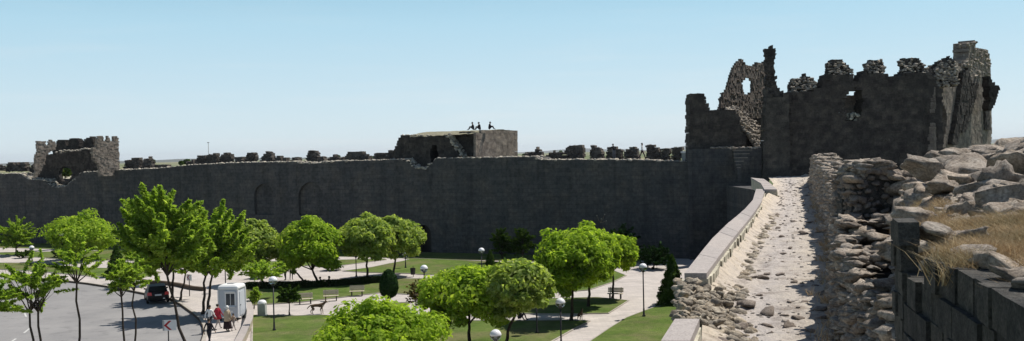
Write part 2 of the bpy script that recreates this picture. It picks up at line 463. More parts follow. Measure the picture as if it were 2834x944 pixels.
# ------------------------------------------------------------------ sky, sun
SUN_AZ = 56.0      # clockwise from +Y
SUN_EL = 57.0
w = bpy.data.worlds.new('World'); SC.world = w; w.use_nodes = True
wt = w.node_tree; bg = wt.nodes['Background']
sky = wt.nodes.new('ShaderNodeTexSky'); sky.sky_type = 'NISHITA'; sky.sun_disc = False
sky.sun_elevation = R(SUN_EL); sky.sun_rotation = R(SUN_AZ); sky.altitude = 650
sky.air_density = 1.0; sky.dust_density = .6; sky.ozone_density = 1.2
SKY_STRENGTH = .07
# a thin pale veil of haze low in the sky, fading out overhead, with faint streaks of cloud near the horizon
tc_ = wt.nodes.new('ShaderNodeTexCoord'); sp_ = wt.nodes.new('ShaderNodeSeparateXYZ'); wt.links.new(tc_.outputs['Generated'], sp_.inputs[0])
rp_ = wt.nodes.new('ShaderNodeValToRGB'); e_ = rp_.color_ramp.elements
e_[0].position = .13; e_[0].color = (.80, .80, .80, 1); e_[1].position = .32; e_[1].color = (.03, .03, .03, 1)
wt.links.new(sp_.outputs['Z'], rp_.inputs['Fac'])
mp_ = wt.nodes.new('ShaderNodeMapping'); mp_.inputs['Scale'].default_value = (4, 4, 46); wt.links.new(tc_.outputs['Generated'], mp_.inputs[0])
nz_ = wt.nodes.new('ShaderNodeTexNoise'); nz_.inputs['Scale'].default_value = 1.6; nz_.inputs['Detail'].default_value = 6; wt.links.new(mp_.outputs[0], nz_.inputs['Vector'])
cr_ = wt.nodes.new('ShaderNodeValToRGB'); c_ = cr_.color_ramp.elements
c_[0].position = .52; c_[0].color = (1, 1, 1, 1); c_[1].position = .80; c_[1].color = (1.08, 1.02, 1.0, 1); wt.links.new(nz_.outputs['Fac'], cr_.inputs['Fac'])
mx_ = wt.nodes.new('ShaderNodeMix'); mx_.data_type = 'RGBA'
wt.links.new(rp_.outputs['Color'], mx_.inputs[0]); wt.links.new(sky.outputs[0], mx_.inputs[6]); 
hz_ = wt.nodes.new('ShaderNodeValToRGB'); h_ = hz_.color_ramp.elements
h_[0].position = .0; h_[0].color = (.93, 1.09, 1.19, 1); h_[1].position = .15; h_[1].color = (.56, .92, 1.12, 1); wt.links.new(sp_.outputs['Z'], hz_.inputs['Fac'])
ml_ = wt.nodes.new('ShaderNodeMix'); ml_.data_type = 'RGBA'; ml_.blend_type = 'MULTIPLY'; ml_.inputs[0].default_value = 1
wt.links.new(hz_.outputs['Color'], ml_.inputs[6]); wt.links.new(cr_.outputs['Color'], ml_.inputs[7])
sc_ = wt.nodes.new('ShaderNodeVectorMath'); sc_.operation = 'SCALE'; sc_.inputs['Scale'].default_value = 10.4
wt.links.new(ml_.outputs[2], sc_.inputs[0]); wt.links.new(sc_.outputs[0], mx_.inputs[7])
wt.links.new(mx_.outputs[2], bg.inputs['Color']); bg.inputs['Strength'].default_value = SKY_STRENGTH
sd = bpy.data.lights.new('sun', 'SUN'); sd.energy = 5.0; sd.angle = R(.53); sd.color = (1, .95, .87)
so = bpy.data.objects.new('sun', sd); COL.objects.link(so)
sv = Vector((math.sin(R(SUN_AZ)) * math.cos(R(SUN_EL)), math.cos(R(SUN_AZ)) * math.cos(R(SUN_EL)), math.sin(R(SUN_EL))))
so.rotation_euler = sv.to_track_quat('Z', 'Y').to_euler(); so.location = (20, 20, 60)
SC.view_settings.view_transform = 'Standard'; SC.view_settings.look = 'None'; SC.view_settings.gamma = 1
SC.view_settings.exposure = 0.2; SC.view_settings.use_curve_mapping = False
SC.render.engine = 'CYCLES'
SC.cycles.max_bounces = 6; SC.cycles.diffuse_bounces = 3; SC.cycles.transparent_max_bounces = 6; SC.cycles.use_denoising = True
# ------------------------------------------------------------------ ground, road, paving, lawns
def structure(o): o['kind'] = 'structure'; return o
mb = MB()
S_ = 14000
mb.add([(-S_, -200, 0), (S_, -200, 0), (S_, S_, 0), (-S_, S_, 0)], [(0, 1, 2, 3)])
structure(mb.build('ground', M['far']))
# far ridge line
def ridge(name, y, x0, x1, h, seed, n=160, width=900):
    V = []; Fc = []
    for i in range(n + 1):
        x = x0 + (x1 - x0) * i / n
        e = math.sin(math.pi * i / n) ** .5
        z = h * e * (.55 + .9 * noise.noise(Vector((x / 900, seed, 0))) + .25 * noise.noise(Vector((x / 200, seed, 3))))
        z = max(z, 1)
        V += [(x, y - width, -1), (x, y, z), (x, y + width, -1)]
    for i in range(n):
        for k in (0, 1):
            a = i * 3 + k; Fc.append((a, a + 3, a + 4, a + 1))
    m_ = MB(); m_.add(V, Fc); return structure(m_.build(name, M['hill'], smooth=True))
ridge('hills', 9500, -900, 7000, 62, 4.2)
ridge('hills', 5200, -4200, -600, 22, 8.1)

WX0, WY0, WK = -48.5, 125.5, -.437                   # inner foot line of the far curtain wall
def wall_y(x): return WY0 + WK * (x - WX0)
kerb_px = pts(D, (-160, 683), (0, 694), (60, 698), (140, 704), (220, 713), (285, 723), (350, 736), (430, 752), (457, 768), (482, 786), (500, 802), (510, 820), (512, 840), (505, 862), (480, 905), (420, 960), (330, 1000))
kerb_w = [gnd(p) for p in kerb_px]
kerb_w = [Vector((-90, 102.0, 0))] + kerb_w + [Vector((-26, 41.0, 0)), Vector((-60, 38.0, 0))]
road = MB(); road.prism([(p.x, p.y) for p in kerb_w], -.3, .004)
structure(road.build('road', M['asphalt']))
pav = [(p.x, p.y) for p in kerb_w] + [(-60, 33), (4, 33), (4.5, 40), (17.5, 84), (17.6, wall_y(17.6) - .02), (-95, wall_y(-95) - .02)]
pm = MB(); pm.prism(pav, -.3, .12); structure(pm.build('pavement', M['paving']))
def strip(name, path, w, z0, z1, mat, side=0):
    """a kerb following a ground path"""
    m_ = MB()
    P = [Vector((p.x, p.y, 0)) for p in path]
    L = []
    for i, p in enumerate(P):
        t = (P[min(i + 1, len(P) - 1)] - P[max(i - 1, 0)]).normalized(); n = Vector((-t.y, t.x, 0))
        L.append((p + n * (side - w / 2), p + n * (side + w / 2)))
    for (a, b), (c, d) in zip(L, L[1:]):
        m_.hexa([(a.x, a.y, z0), (c.x, c.y, z0), (d.x, d.y, z0), (b.x, b.y, z0), (a.x, a.y, z1), (c.x, c.y, z1), (d.x, d.y, z1), (b.x, b.y, z1)])
    return structure(m_.build(name, mat, recalc=True))
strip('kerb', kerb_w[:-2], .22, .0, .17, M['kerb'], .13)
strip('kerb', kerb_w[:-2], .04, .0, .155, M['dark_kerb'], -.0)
for a, b in (((60, 838), (75, 826)), ((66, 797), (62, 788)), ((20, 866), (40, 852))):
    p, q = gnd(D(*a), 0), gnd(D(*b), 0)
    strip('road_marking', [p, q], .12, .001, .008, M['line'])
# the low brown edging along the back of the pavement
strip('kerb', [gnd(Z2(x, y)) for x, y in ((20, 570), (60, 577), (130, 580), (200, 590), (270, 606), (330, 612))], .3, .1, .42, M['dark_kerb'])

lawns = [
    pts(Z1, (-60, 512), (300, 506), (560, 500)) + pts(Z3, (-160, 385), (100, 372), (600, 360), (950, 352), (960, 357), (700, 390), (560, 402), (380, 388), (0, 412)) + pts(Z1, (690, 548), (430, 541), (320, 545), (150, 530), (0, 520), (-60, 518)),
    pts(Z1, (-60, 552), (150, 552), (320, 571), (430, 573), (560, 577), (640, 590), (560, 612), (450, 612), (300, 600), (150, 585), (-60, 575)),
    pts(Z3, (690, 427), (860, 405), (970, 382), (1060, 366), (1100, 355)) + pts(Z4, (-100, 345), (380, 365), (700, 380), (1180, 415), (1280, 455), (1200, 495), (1050, 545), (800, 565), (500, 510), (130, 452), (0, 448)) + pts(Z3, (1100, 442), (850, 437)),
    pts(Z3, (60, 530), (350, 528), (600, 518), (780, 502), (930, 492), (1030, 474), (1290, 475)) + pts(Z4, (500, 540), (800, 598), (1100, 590), (1295, 610), (1170, 690), (880, 694), (600, 690), (300, 660), (30, 575)) + pts(Z3, (1180, 562), (1100, 572), (920, 562), (760, 582), (600, 600), (420, 622), (110, 640)),
    pts(Z3, (960, 625), (1110, 622), (1090, 655), (965, 652)),
    pts(Z3, (118, 700), (400, 705), (560, 700), (640, 705), (900, 700), (1090, 700), (1190, 705)) + pts(Z4, (300, 735), (600, 735), (900, 733), (1055, 737), (960, 785), (830, 858), (640, 960)) + pts(Z3, (1000, 990), (150, 990), (128, 858), (130, 760)),
    pts(Z4, (1062, 858), (1180, 778), (1280, 716), (1450, 652), (1600, 622), (1720, 640), (1640, 800), (1400, 1060), (900, 970)),
]
for q in lawns:
    wp = [gnd(p) for p in q]
    m_ = MB(); m_.prism([(p.x, p.y) for p in wp], .0, .165); structure(m_.build('lawn', M['lawn']))
    strip('kerb', wp + [wp[0]], .09, .0, .185, M['kerb'])
wl = [(-95, wall_y(-95) - .03), (13, wall_y(13) - .03), (11.5, wall_y(13) - 5.5), (0, wall_y(0) - 6.3), (-95, wall_y(-95) - 6.5)]
m_ = MB(); m_.prism(wl, 0, .158); structure(m_.build('lawn', M['lawn']))
# grass blades standing up out of the lawns (nobody could count them)
def blades(name, P, h, w, mat, lean=.35):
    """bent stalks: two segments each"""
    N = len(P); P = np.asarray(P)
    ang = RNG.uniform(0, 6.283, N); hh = (h * RNG.uniform(.4, 1.4, N))[:, None]
    dx = np.stack([np.cos(ang), np.sin(ang), np.zeros(N)], 1) * (w * RNG.uniform(.6, 1.2, N))[:, None]
    ln = np.clip(RNG.normal(0, lean, (N, 3)), -.8, .8); ln[:, 2] = 1
    mid = P + ln * hh * .55; l2 = ln + np.clip(RNG.normal(0, lean * 1.3, (N, 3)), -1, 1); l2[:, 2] = .55; tip = mid + l2 * hh * .5
    V = np.stack([P - dx, P + dx, mid - dx * .8, mid + dx * .8, tip], 1).reshape(-1, 3)
    b = (5 * np.arange(N))[:, None]
    Fc = np.concatenate([b + [0, 1, 3], b + [0, 3, 2], b + [2, 3, 4]], 1).reshape(-1, 3)
    return link(name, tri_mesh(name, V, Fc), mat)

# ------------------------------------------------------------------ far curtain wall
def fuse(m_, rb):
    if rb.V:
        V = np.concatenate(rb.V); Fc = np.concatenate(rb.Fc); n0 = len(m_.v)
        m_.v += [tuple(x) for x in V]; m_.f += [tuple(int(i) + n0 for i in f) for f in Fc]; m_.m += [1] * len(Fc)
    return m_
WF = Frame((WX0, WY0), (1, WK))
prof = pts(D, (-120, 441), (0, 438), (50, 437), (62, 446), (72, 452), (110, 454), (122, 466), (135, 472), (165, 470), (178, 458), (205, 434), (300, 428), (400, 424), (480, 415), (600, 410), (745, 407), (752, 412), (805, 411), (812, 407), (930, 404), (1020, 401), (1032, 413), (1045, 424), (1072, 425), (1085, 412), (1097, 399), (1200, 397), (1343, 395), (1352, 400), (1362, 403), (1480, 402), (1600, 403), (1700, 406), (1737, 408))
puv = WF.poly(prof)
def top_z(u):
    for (a, b), (c, d) in zip(puv, puv[1:]):
        if a <= u <= c: return b + (d - b) * (u - a) / (c - a)
    return puv[-1][1]
uL, uR = puv[0][0], WF.uv(D(1752, 560))[0]
outer = [(uL, 0), (uR, 0), (uR, puv[-1][1])] + puv[::-1]
def hole(x0, x1, y0, y1, zbase=None):
    a = WF.uv(D(x0, y1)); b = WF.uv(D(x1, y0))
    return arch(a[0], b[0], a[1] if zbase is None else zbase, b[1])
niches = [hole(641, 688, 462, 540), hole(752, 812, 458, 542)]
door = hole(1047, 1084, 566, 655, .05)
cw = tag(empty('curtain_wall', WF.w(0, 0)), 'long dark basalt city wall closing the park with broken battlements', 'city wall')
def under(o, root):
    """keep world-space geometry under a root that has a location"""
    o.matrix_parent_inverse = root.matrix_basis.inverted()
    return o
m_ = MB()
m_.slab(WF, outer, niches + [door], 0, -.4)
under(m_.build('facing', M['basalt'], cw, recalc=True), cw)
m_ = MB()
out2 = [(uL, 0), (uR, 0), (uR, puv[-1][1] - .03)] + [(u, z - .03) for u, z in puv[::-1]]
m_.slab(WF, out2, [door], -.405, -2.6)
m_.slab(WF, out2, [], -2.61, -5.6)
under(m_.build('wall_body', M['basalt'], cw, recalc=True), cw)
# a loose edge of slabs and rubble along the walk, paled for sun glare
rb = RB(); u = uL + .2
while u < uR - .3:
    z = top_z(u); s = random.uniform(.14, .3)
    for n in (-.25, -.8, -1.6, -2.6):
        if random.random() < (.9 if n > -.5 else .5):
            z = top_z(u)
            rb.rock(WF.w(u + random.uniform(-.2, .2), z - .03 + random.uniform(-.02, .05), n + random.uniform(-.15, .12)), (s * 1.4, s * 1.1, s * .62), 1, 5, (random.uniform(-.2, .2), random.uniform(-.2, .2), random.uniform(0, 3)))
    u += s * 1.5
for a, b in ((50, 205), (1020, 1097), (745, 812)):
    ua, ub = WF.uv(D(a, 440))[0], WF.uv(D(b, 440))[0]
    for k in range(130 if a != 745 else 40):
        u = random.uniform(ua, ub); s = random.uniform(.12, .32)
        rb.rock(WF.w(u, top_z(u) + random.uniform(-.05, .12), random.uniform(-2.0, -.05)), (s, s, s * .7), 1, 5)
under(rb.build('wall_top', M['cap_edge'], cw), cw)
m_ = MB()      # near-black sheet standing in for the deep shade inside the doorway
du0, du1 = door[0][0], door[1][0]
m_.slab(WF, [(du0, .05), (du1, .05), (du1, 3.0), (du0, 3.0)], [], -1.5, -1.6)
under(m_.build('door', M['dark_metal'], cw, recalc=True), cw)  # only the shade sheet, no door leaf
# worn merlons along the outer edge
OF = Frame((WX0, WY0), (1, WK), 4.5)
mer = []
def za(*q): mer.append([ZA(*p) for p in q])
def zc(*q): mer.append([ZC(*p) for p in q])
def zd(*q): mer.append([ZD(*p) for p in q])
za((-90, 525), (-80, 470), (-10, 478), (50, 490), (60, 535)); za((60, 545), (85, 440), (150, 425), (180, 470), (200, 430), (225, 470), (210, 545))
za((215, 545), (235, 440), (310, 430), (335, 490), (350, 545))
za((1610, 515), (1640, 400), (1700, 390), (1818, 385), (1830, 510)); za((1840, 505), (1875, 390), (1950, 365), (1985, 420), (1990, 500)); za((2000, 500), (2030, 470), (2200, 465), (2240, 495))
zc((150, 460), (180, 410), (250, 400), (260, 460)); zc((250, 455), (300, 350), (350, 335), (410, 345), (405, 455)); zc((405, 455), (430, 325), (540, 315), (565, 345), (560, 450))
zc((570, 450), (625, 315), (680, 305), (740, 330), (740, 445)); zc((780, 440), (800, 370), (890, 365), (920, 435)); zc((910, 440), (970, 300), (1040, 300), (1060, 350), (1040, 435))
zc((1125, 430), (1180, 310), (1230, 285), (1285, 305), (1290, 425)); zc((1290, 430), (1330, 360), (1400, 355), (1420, 425)); zc((1430, 425), (1440, 370), (1480, 375), (1490, 425)); zc((1520, 420), (1560, 355), (1620, 350), (1660, 415))
zc((1730, 410), (1765, 290), (1830, 265), (1885, 300), (1880, 405)); zc((1880, 410), (1920, 345), (1970, 350), (1980, 405)); zc((2010, 405), (2080, 350), (2120, 345), (2150, 370), (2230, 365), (2240, 400)); zc((2235, 400), (2270, 310), (2400, 318), (2480, 305), (2490, 400))
mer.append(pts(ZB, (-20, 470), (0, 410), (150, 405), (225, 440), (230, 465))); mer.append(pts(ZB, (250, 465), (290, 410), (400, 395), (480, 380), (540, 400), (540, 470)))
zd((190, 340), (250, 290), (360, 265), (380, 235), (420, 250), (470, 340)); zd((470, 375), (530, 300), (590, 270), (635, 300), (640, 375)); zd((640, 385), (660, 290), (715, 285), (735, 380))
zd((735, 380), (740, 250), (795, 205), (960, 195), (975, 280), (975, 375)); zd((1050, 380), (1065, 270), (1080, 200), (1180, 225), (1225, 280), (1215, 375)); zd((1250, 375), (1285, 240), (1400, 235), (1460, 260), (1470, 370)); zd((1480, 370), (1525, 235), (1640, 215), (1665, 280), (1690, 365))
zd((1770, 365), (1785, 200), (1880, 195), (1945, 255), (1950, 360)); zd((1955, 360), (1970, 235), (2065, 235), (2080, 300), (2075, 355)); zd((2100, 355), (2115, 245), (2235, 240), (2240, 350))
for q in mer:
    pl = OF.poly(q)
    u_mid = sum(p[0] for p in pl) / len(pl); zb = min(top_z(p[0]) for p in pl) - .25
    pl = [(u, max(z, zb) if z > top_z(u) + .25 else zb) for u, z in pl]
    m_ = MB(); masonry(m_, OF, pl, thick=.9, ch=.26, bw=.36, dj=.06, ej=.08, front=-.15)
    if not m_.v: continue
    rb = RB(); rubble_over(rb, OF, pl, .9, .30, (.11, .2), .05, 1, .8, (), .35)
    under(fuse(m_, rb).build('merlon', [M['hazed_merlon_stone'], M['hazed_merlon_stone']], cw), cw)
# pale concrete block at the end of the walk
q = OF.poly(pts(ZD, (2245, 390), (2325, 390), (2325, 268), (2245, 268)))
cb = tag(empty('concrete_block', OF.w((q[0][0] + q[1][0]) / 2, q[0][1])), 'pale concrete box with white lid at the end of the wall walk', 'concrete box')
m_ = MB(); m_.slab(OF, [(q[0][0], q[0][1] - .2), (q[1][0], q[0][1] - .2), (q[1][0], q[2][1] - .2), (q[0][0], q[2][1] - .2)], [], .2, -1.2); under(m_.build('box_body', M['concrete'], cb, recalc=True), cb)
m_ = MB(); m_.slab(OF, [(q[0][0] - .08, q[2][1] - .19), (q[1][0] + .08, q[2][1] - .19), (q[1][0] + .08, q[2][1]), (q[0][0] - .08, q[2][1])], [], .28, -1.28); under(m_.build('lid', M['white'], cb, recalc=True), cb)
# ------------------------------------------------------------------ left ruined tower
def wz(fr, ps, zb=None):
    q = fr.poly(ps); return q if zb is None else [(u, z if k else z) for k, (u, z) in enumerate(q)]
def part(root, name, mat, build):
    m_ = MB(); build(m_); return under(m_.build(name, mat, root), root)
lt = tag(empty('ruined_tower', WF.w(WF.uv(ZA(900, 560))[0], 8, -3)), 'ruined open backed tower with a round arch hole, farthest along the wall', 'tower')
FA = Frame((WX0, WY0), (1, WK), 2.0)
front = FA.poly(pts(ZA, (490, 800), (490, 600), (560, 490), (600, 350), (680, 312), (800, 305), (960, 285), (1100, 265), (1220, 250), (1225, 380), (1300, 440), (1320, 540), (1320, 760)))
cen = FA.uv(ZA(860, 580)); ex = FA.uv(ZA(945, 480)); ru, rz_ = abs(ex[0] - cen[0]), abs(ex[1] - cen[1])
hl = [(cen[0] + ru * math.cos(a * math.pi / 8), cen[1] + rz_ * math.sin(a * math.pi / 8)) for a in range(16)]
part(lt, 'front_wall', M['tower'], lambda m_: masonry(m_, FA, front, [hl], .5, .22, .34, .04, .06))
low = FA.poly(pts(ZA, (330, 800), (345, 495), (420, 400), (412, 335), (470, 330), (475, 600), (490, 800)))
part(lt, 'side_wall', M['tower'], lambda m_: masonry(m_, Frame((WX0, WY0), (1, WK), 2.6), low, [], 2.2, .3, .45, .06, .1))
SU = (.53, .85)
def slant(p, d): q = at(p, d); return Frame((q.x, q.y), SU)
FL = slant(ZA(470, 400), 129)
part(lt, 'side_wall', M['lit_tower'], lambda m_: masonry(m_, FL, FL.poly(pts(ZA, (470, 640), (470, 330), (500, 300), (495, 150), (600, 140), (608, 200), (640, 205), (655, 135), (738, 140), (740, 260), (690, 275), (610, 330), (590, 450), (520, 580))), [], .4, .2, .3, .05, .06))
FM = Frame((WX0, WY0), (1, WK), 6.2)
part(lt, 'back_wall', M['tower'], lambda m_: masonry(m_, FM, FM.poly(pts(ZA, (690, 640), (690, 230), (735, 220), (745, 140), (850, 125), (868, 200), (900, 215), (908, 115), (960, 105), (990, 103), (1032, 140), (1048, 210), (1085, 215), (1108, 120), (1190, 90), (1225, 130), (1238, 200), (1270, 200), (1290, 80), (1310, 420))), [], 1.0, .17, .28, .06, .06))
FR_ = slant(ZA(1225, 400), 124)
part(lt, 'side_wall', M['lit_tower'], lambda m_: masonry(m_, FR_, FR_.poly(pts(ZA, (1225, 380), (1222, 240), (1270, 225), (1285, 150), (1305, 75), (1355, 80), (1368, 140), (1408, 145), (1420, 88), (1448, 92), (1462, 150), (1492, 150), (1508, 75), (1565, 95), (1582, 520), (1600, 600), (1320, 600), (1300, 440))), [], .4, .2, .32, .04, .05))
rb = RB()
fm = FA.poly(pts(ZA, (690, 300), (1180, 255)))
for k in range(90):
    t = random.random(); s = random.uniform(.14, .3)
    rb.rock(FA.w(fm[0][0] + (fm[1][0] - fm[0][0]) * t, fm[0][1] + (fm[1][1] - fm[0][1]) * t + random.uniform(-.1, .2), random.uniform(-2.2, -.3)), (s, s, s * .7), 1, 5)
under(rb.build('ledge_rubble', M['cap_edge'], lt), lt)

# ------------------------------------------------------------------ middle tower
mt = tag(empty('earth_topped_tower', WF.w(WF.uv(ZB(1200, 440))[0], 9, -4)), 'squat square tower with a rounded earth roof where three people sit', 'tower')
F1 = Frame((WX0, WY0), (1, WK), 1.6); F2 = Frame((WX0, WY0), (1, WK), 2.7)
g1 = F1.poly(pts(ZB, (520, 660), (515, 345), (545, 270), (560, 235), (580, 222), (620, 212), (700, 225), (780, 235), (850, 228), (940, 238), (1020, 222), (1085, 225), (1120, 300), (1170, 370), (1240, 440), (1240, 660)))
dh = arch(F1.uv(ZB(905, 440))[0], F1.uv(ZB(990, 440))[0], F1.uv(ZB(900, 590))[1], F1.uv(ZB(950, 325))[1])
part(mt, 'front_wall', M['tower'], lambda m_: masonry(m_, F1, g1, [dh], 2.2, .3, .5, .06, .09))
part(mt, 'passage_shade', M['dark_metal'], lambda m_: m_.slab(F1, [(dh[0][0] - .3, dh[0][1] - .3), (dh[1][0] + .3, dh[0][1] - .3), (dh[1][0] + .3, dh[0][1] + 4), (dh[0][0] - .3, dh[0][1] + 4)], [], -2.3, -2.4))  # near-black backing paints the darkness inside the tower doorway
g2 = F2.poly(pts(ZB, (1060, 640), (1060, 215), (1130, 200), (1200, 195), (1280, 190), (1400, 190), (1400, 640)))
part(mt, 'front_wall', M['tower'], lambda m_: masonry(m_, F2, g2, [], 3, .3, .5, .05, .08))
pc = at(ZB(1395, 440), 107.2); F3 = Frame((pc.x, pc.y), SU)
g3 = F3.poly(pts(ZB, (1393, 640), (1393, 185), (1480, 165), (1560, 160), (1700, 158), (1842, 158), (1848, 640)))
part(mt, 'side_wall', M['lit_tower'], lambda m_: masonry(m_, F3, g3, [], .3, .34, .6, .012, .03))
# earth mound roof
def mound(m_, fr, u0, u1, n0, n1, zf, nu=40, nn=14, sh=0.0):
    V = []; Fc = []
    for j in range(nn + 1):
        for i in range(nu + 1):
            a = i / nu; b = j / nn; n = n0 + (n1 - n0) * b; u = u0 + (u1 - n * sh - u0) * a
            V.append(fr.w(u, zf(a, b) + .07 * noise.noise(Vector((u * 2, n * 2, 0))) + .05 * noise.noise(Vector((u * 6, n * 6, 0))), n))
    for j in range(nn):
        for i in range(nu):
            k = j * (nu + 1) + i; Fc.append((k, k + 1, k + nu + 2, k + nu + 1))
    m_.add(V, Fc)
zl = F1.uv(ZB(700, 225))[1]; zr = F2.uv(ZB(1400, 190))[1]; zt = Frame((WX0, WY0), (1, WK), 5.5)
ztop_l = zt.uv(ZB(800, 172))[1]; ztop_r = zt.uv(ZB(1550, 146))[1]
ua, ub = F1.uv(ZB(575, 230))[0], F1.uv(ZB(1480, 200))[0]
uvF3 = .145
def zf(a, b):
    lo = zl + (zr - zl) * a ** 1.5; hi = ztop_l + (ztop_r - ztop_l) * a
    return lo - .05 + (hi - lo) * min(1, b / .55) ** .7 - .9 * max(0, .06 - a) / .06 - (.5 * (b - .6) if b > .6 else 0)
part(mt, 'earth_roof', M['earth'], lambda m_: mound(m_, F1, ua, F1.uv(ZB(1395, 300))[0] + .1, -.1, -8.4, zf, 40, 14, .145))
def zf3(a, b): return ztop_r - .05 - .25 * abs(a - .4) - .2 * (1 - b) - .1
rb = RB()
for k in range(140):
    t = random.random() ** .8
    a = F1.uv(ZB(1090 + 150 * t, 205 + 240 * t)); s = random.uniform(.1, .28)
    rb.rock(F1.w(a[0] + random.uniform(-.2, .25), a[1] + random.uniform(-.15, .1), random.uniform(-1.2, .02)), (s, s, s * .8), 1, 5)
for k in range(120):
    a = F1.uv(ZB(random.uniform(580, 1090), 228)); s = random.uniform(.08, .2)
    rb.rock(F1.w(a[0], a[1] + random.uniform(-.05, .2), random.uniform(-1.5, -.1)), (s, s, s * .7), 1, 5)
under(rb.build('broken_edge', M['cap_edge'], mt), mt)

# ------------------------------------------------------------------ big gate tower on the right
gt = tag(empty('gate_tower', (28, 97, 0)), 'tall ruined gate tower with merlons, spire and pierced window wall', 'tower')
TA = Frame((17, 97.0), (1, -.02)); TE = Frame((17, 96.4), (1, 0)); TC = Frame((17, 95.4), (1, 0))
ta = TA.poly(pts(Z5, (218, 800), (222, 500), (222, 330), (300, 325), (305, 345), (318, 350), (318, 372), (333, 378), (332, 418), (450, 415), (497, 430), (512, 520), (536, 560), (540, 640), (640, 640), (640, 800)))
part(gt, 'side_wall', M['tower'], lambda m_: masonry(m_, TA, ta, [], 2.6, .34, .5, .03, .06))
TL = Frame((17, 96.0), (1, -.02))
uA, uB = TL.uv(Z5(205, 700))[0], TL.uv(Z5(640, 700))[0]
zl_ = TL.uv(Z5(480, 634))[1]
part(gt, 'lower_wall', M['basalt'], lambda m_: m_.slab(TL, [(uA + .15, 0), (uB + .5, 0), (uB + .5, zl_), (uA + .15, zl_)], [], 0, -.98))
rb = RB()
for k in range(150):
    a = TL.uv(Z5(random.uniform(345, 625), 632)); s = random.uniform(.1, .22)
    rb.rock(TL.w(a[0], a[1] + random.uniform(-.06, .05), random.uniform(-.9, -.02)), (s * 1.4, s, s * .5), 1, 5)
for k in range(420):                        # rubble slope inside the tower
    t = random.random(); q = random.random()
    x = 450 + 175 * t + random.uniform(-25, 40) * (1 - t); y = 395 + 120 * t ** 1.1 + q * (30 + 130 * t)
    fr = Frame((17, 97.3 + 2.2 * (1 - q)), (1, 0)); a = fr.uv(Z5(x, y)); s = random.uniform(.1, .3)
    rb.rock(fr.w(a[0], a[1]), (s, s, s * .8), 1, 6)
under(rb.build('rubble_slope', M['rubble'], gt), gt)
TB = slant(Z5(400, 380), 100.5)
tb = TB.poly(pts(Z5, (385, 480), (400, 375), (415, 335), (440, 290), (450, 240), (470, 190), (490, 150), (520, 132), (545, 165), (600, 168), (605, 150), (660, 150), (665, 560), (500, 560)))
wh = TB.poly(pts(Z5, (530, 310), (528, 260), (545, 245), (565, 252), (573, 270), (572, 310), (552, 322)))
whb = [(sum(p[0] for p in wh) / 7 + (p[0] - sum(q[0] for q in wh) / 7) * 1.35, sum(p[1] for p in wh) / 7 + (p[1] - sum(q[1] for q in wh) / 7) * 1.25) for p in wh]
mw = MB(); masonry(mw, TB, tb, [whb], .3, .26, .36, .07, .08)
whx = [(sum(p[0] for p in wh) / 7 + (p[0] - sum(q[0] for q in wh) / 7) * 1.9, sum(p[1] for p in wh) / 7 + (p[1] - sum(q[1] for q in wh) / 7) * 1.7) for p in wh]
rb = RB(); rubble_over(rb, TB, tb, .8, .6, (.12, .24), .03, 1, .4, [whx]); under(fuse(mw, rb).build('window_wall', [M['window_wall'], M['window_wall']], gt), gt)
TP = Frame((17, 96.9), (1, -.1))
tp = TP.poly(pts(Z5, (645, 400), (655, 160), (652, 80), (672, 55), (708, 68), (705, 145), (692, 160), (708, 200), (715, 280), (740, 310), (780, 330), (780, 400)))
mw = MB(); masonry(mw, TP, tp, [], 1.2, .28, .34, .08, .1)
rb = RB(); rubble_over(rb, TP, tp, 1.2, .4, (.14, .26), 0, 1, .6); under(fuse(mw, rb).build('spire', [M['tower'], M['tower']], gt), gt)
tc = TC.poly(pts(Z5, (635, 812), (640, 560), (655, 300), (700, 345), (740, 350), (760, 320), (782, 330), (788, 812)))
part(gt, 'buttress', M['basalt_block'], lambda m_: masonry(m_, TC, tc, [], 1.3, .36, .5, .02, .05))
te = TE.poly(pts(Z5, (775, 830), (775, 325), (870, 322), (930, 300)) + pts(Z6, (60, 322), (140, 318), (150, 292), (170, 255), (310, 252), (325, 275), (350, 266), (372, 236), (490, 240), (512, 262), (575, 256), (582, 236), (722, 236), (745, 258), (775, 310), (795, 330), (800, 800), (0, 840)))
eh = TE.poly(pts(Z6, (280, 490), (262, 420), (290, 345), (325, 322), (355, 335), (370, 380), (362, 450), (345, 492)))
part(gt, 'main_wall', M['tower'], lambda m_: masonry(m_, TE, te, [eh], 2.2, .36, .55, .02, .09))
part(gt, 'niche', M['lit_tower'], lambda m_: masonry(m_, Frame((17, 98.7), (1, 0)), Frame((17, 98.7), (1, 0)).poly(pts(Z6, (250, 520), (250, 365), (385, 365), (385, 520))), [], .6, .3, .4, .06, .05))
rb = RB()
for k in range(60):
    fr = Frame((17, 96.4 + random.uniform(.2, 2)), (1, 0)); a = fr.uv(Z6(random.uniform(278, 350), random.uniform(455, 492))); s = random.uniform(.1, .24)
    rb.rock(fr.w(*a), (s, s, s * .7), 1, 5)
under(rb.build('niche_rubble', M['sand'], gt), gt)
merl = [pts(Z5, (788, 325), (790, 290), (812, 240), (860, 235), (880, 220), (925, 235), (950, 265), (945, 300), (900, 305), (860, 325)),
        pts(Z6, (180, 262), (182, 190), (205, 165), (260, 163), (300, 200), (313, 235), (308, 262)),
        pts(Z6, (375, 250), (395, 215), (392, 180), (430, 168), (480, 163), (492, 205), (495, 250)),
        pts(Z6, (572, 245), (595, 215), (578, 180), (600, 160), (680, 155), (705, 190), (722, 215), (725, 250)),
        pts(Z6, (750, 310), (762, 215), (780, 180), (850, 150), (882, 180), (888, 220), (880, 310))]
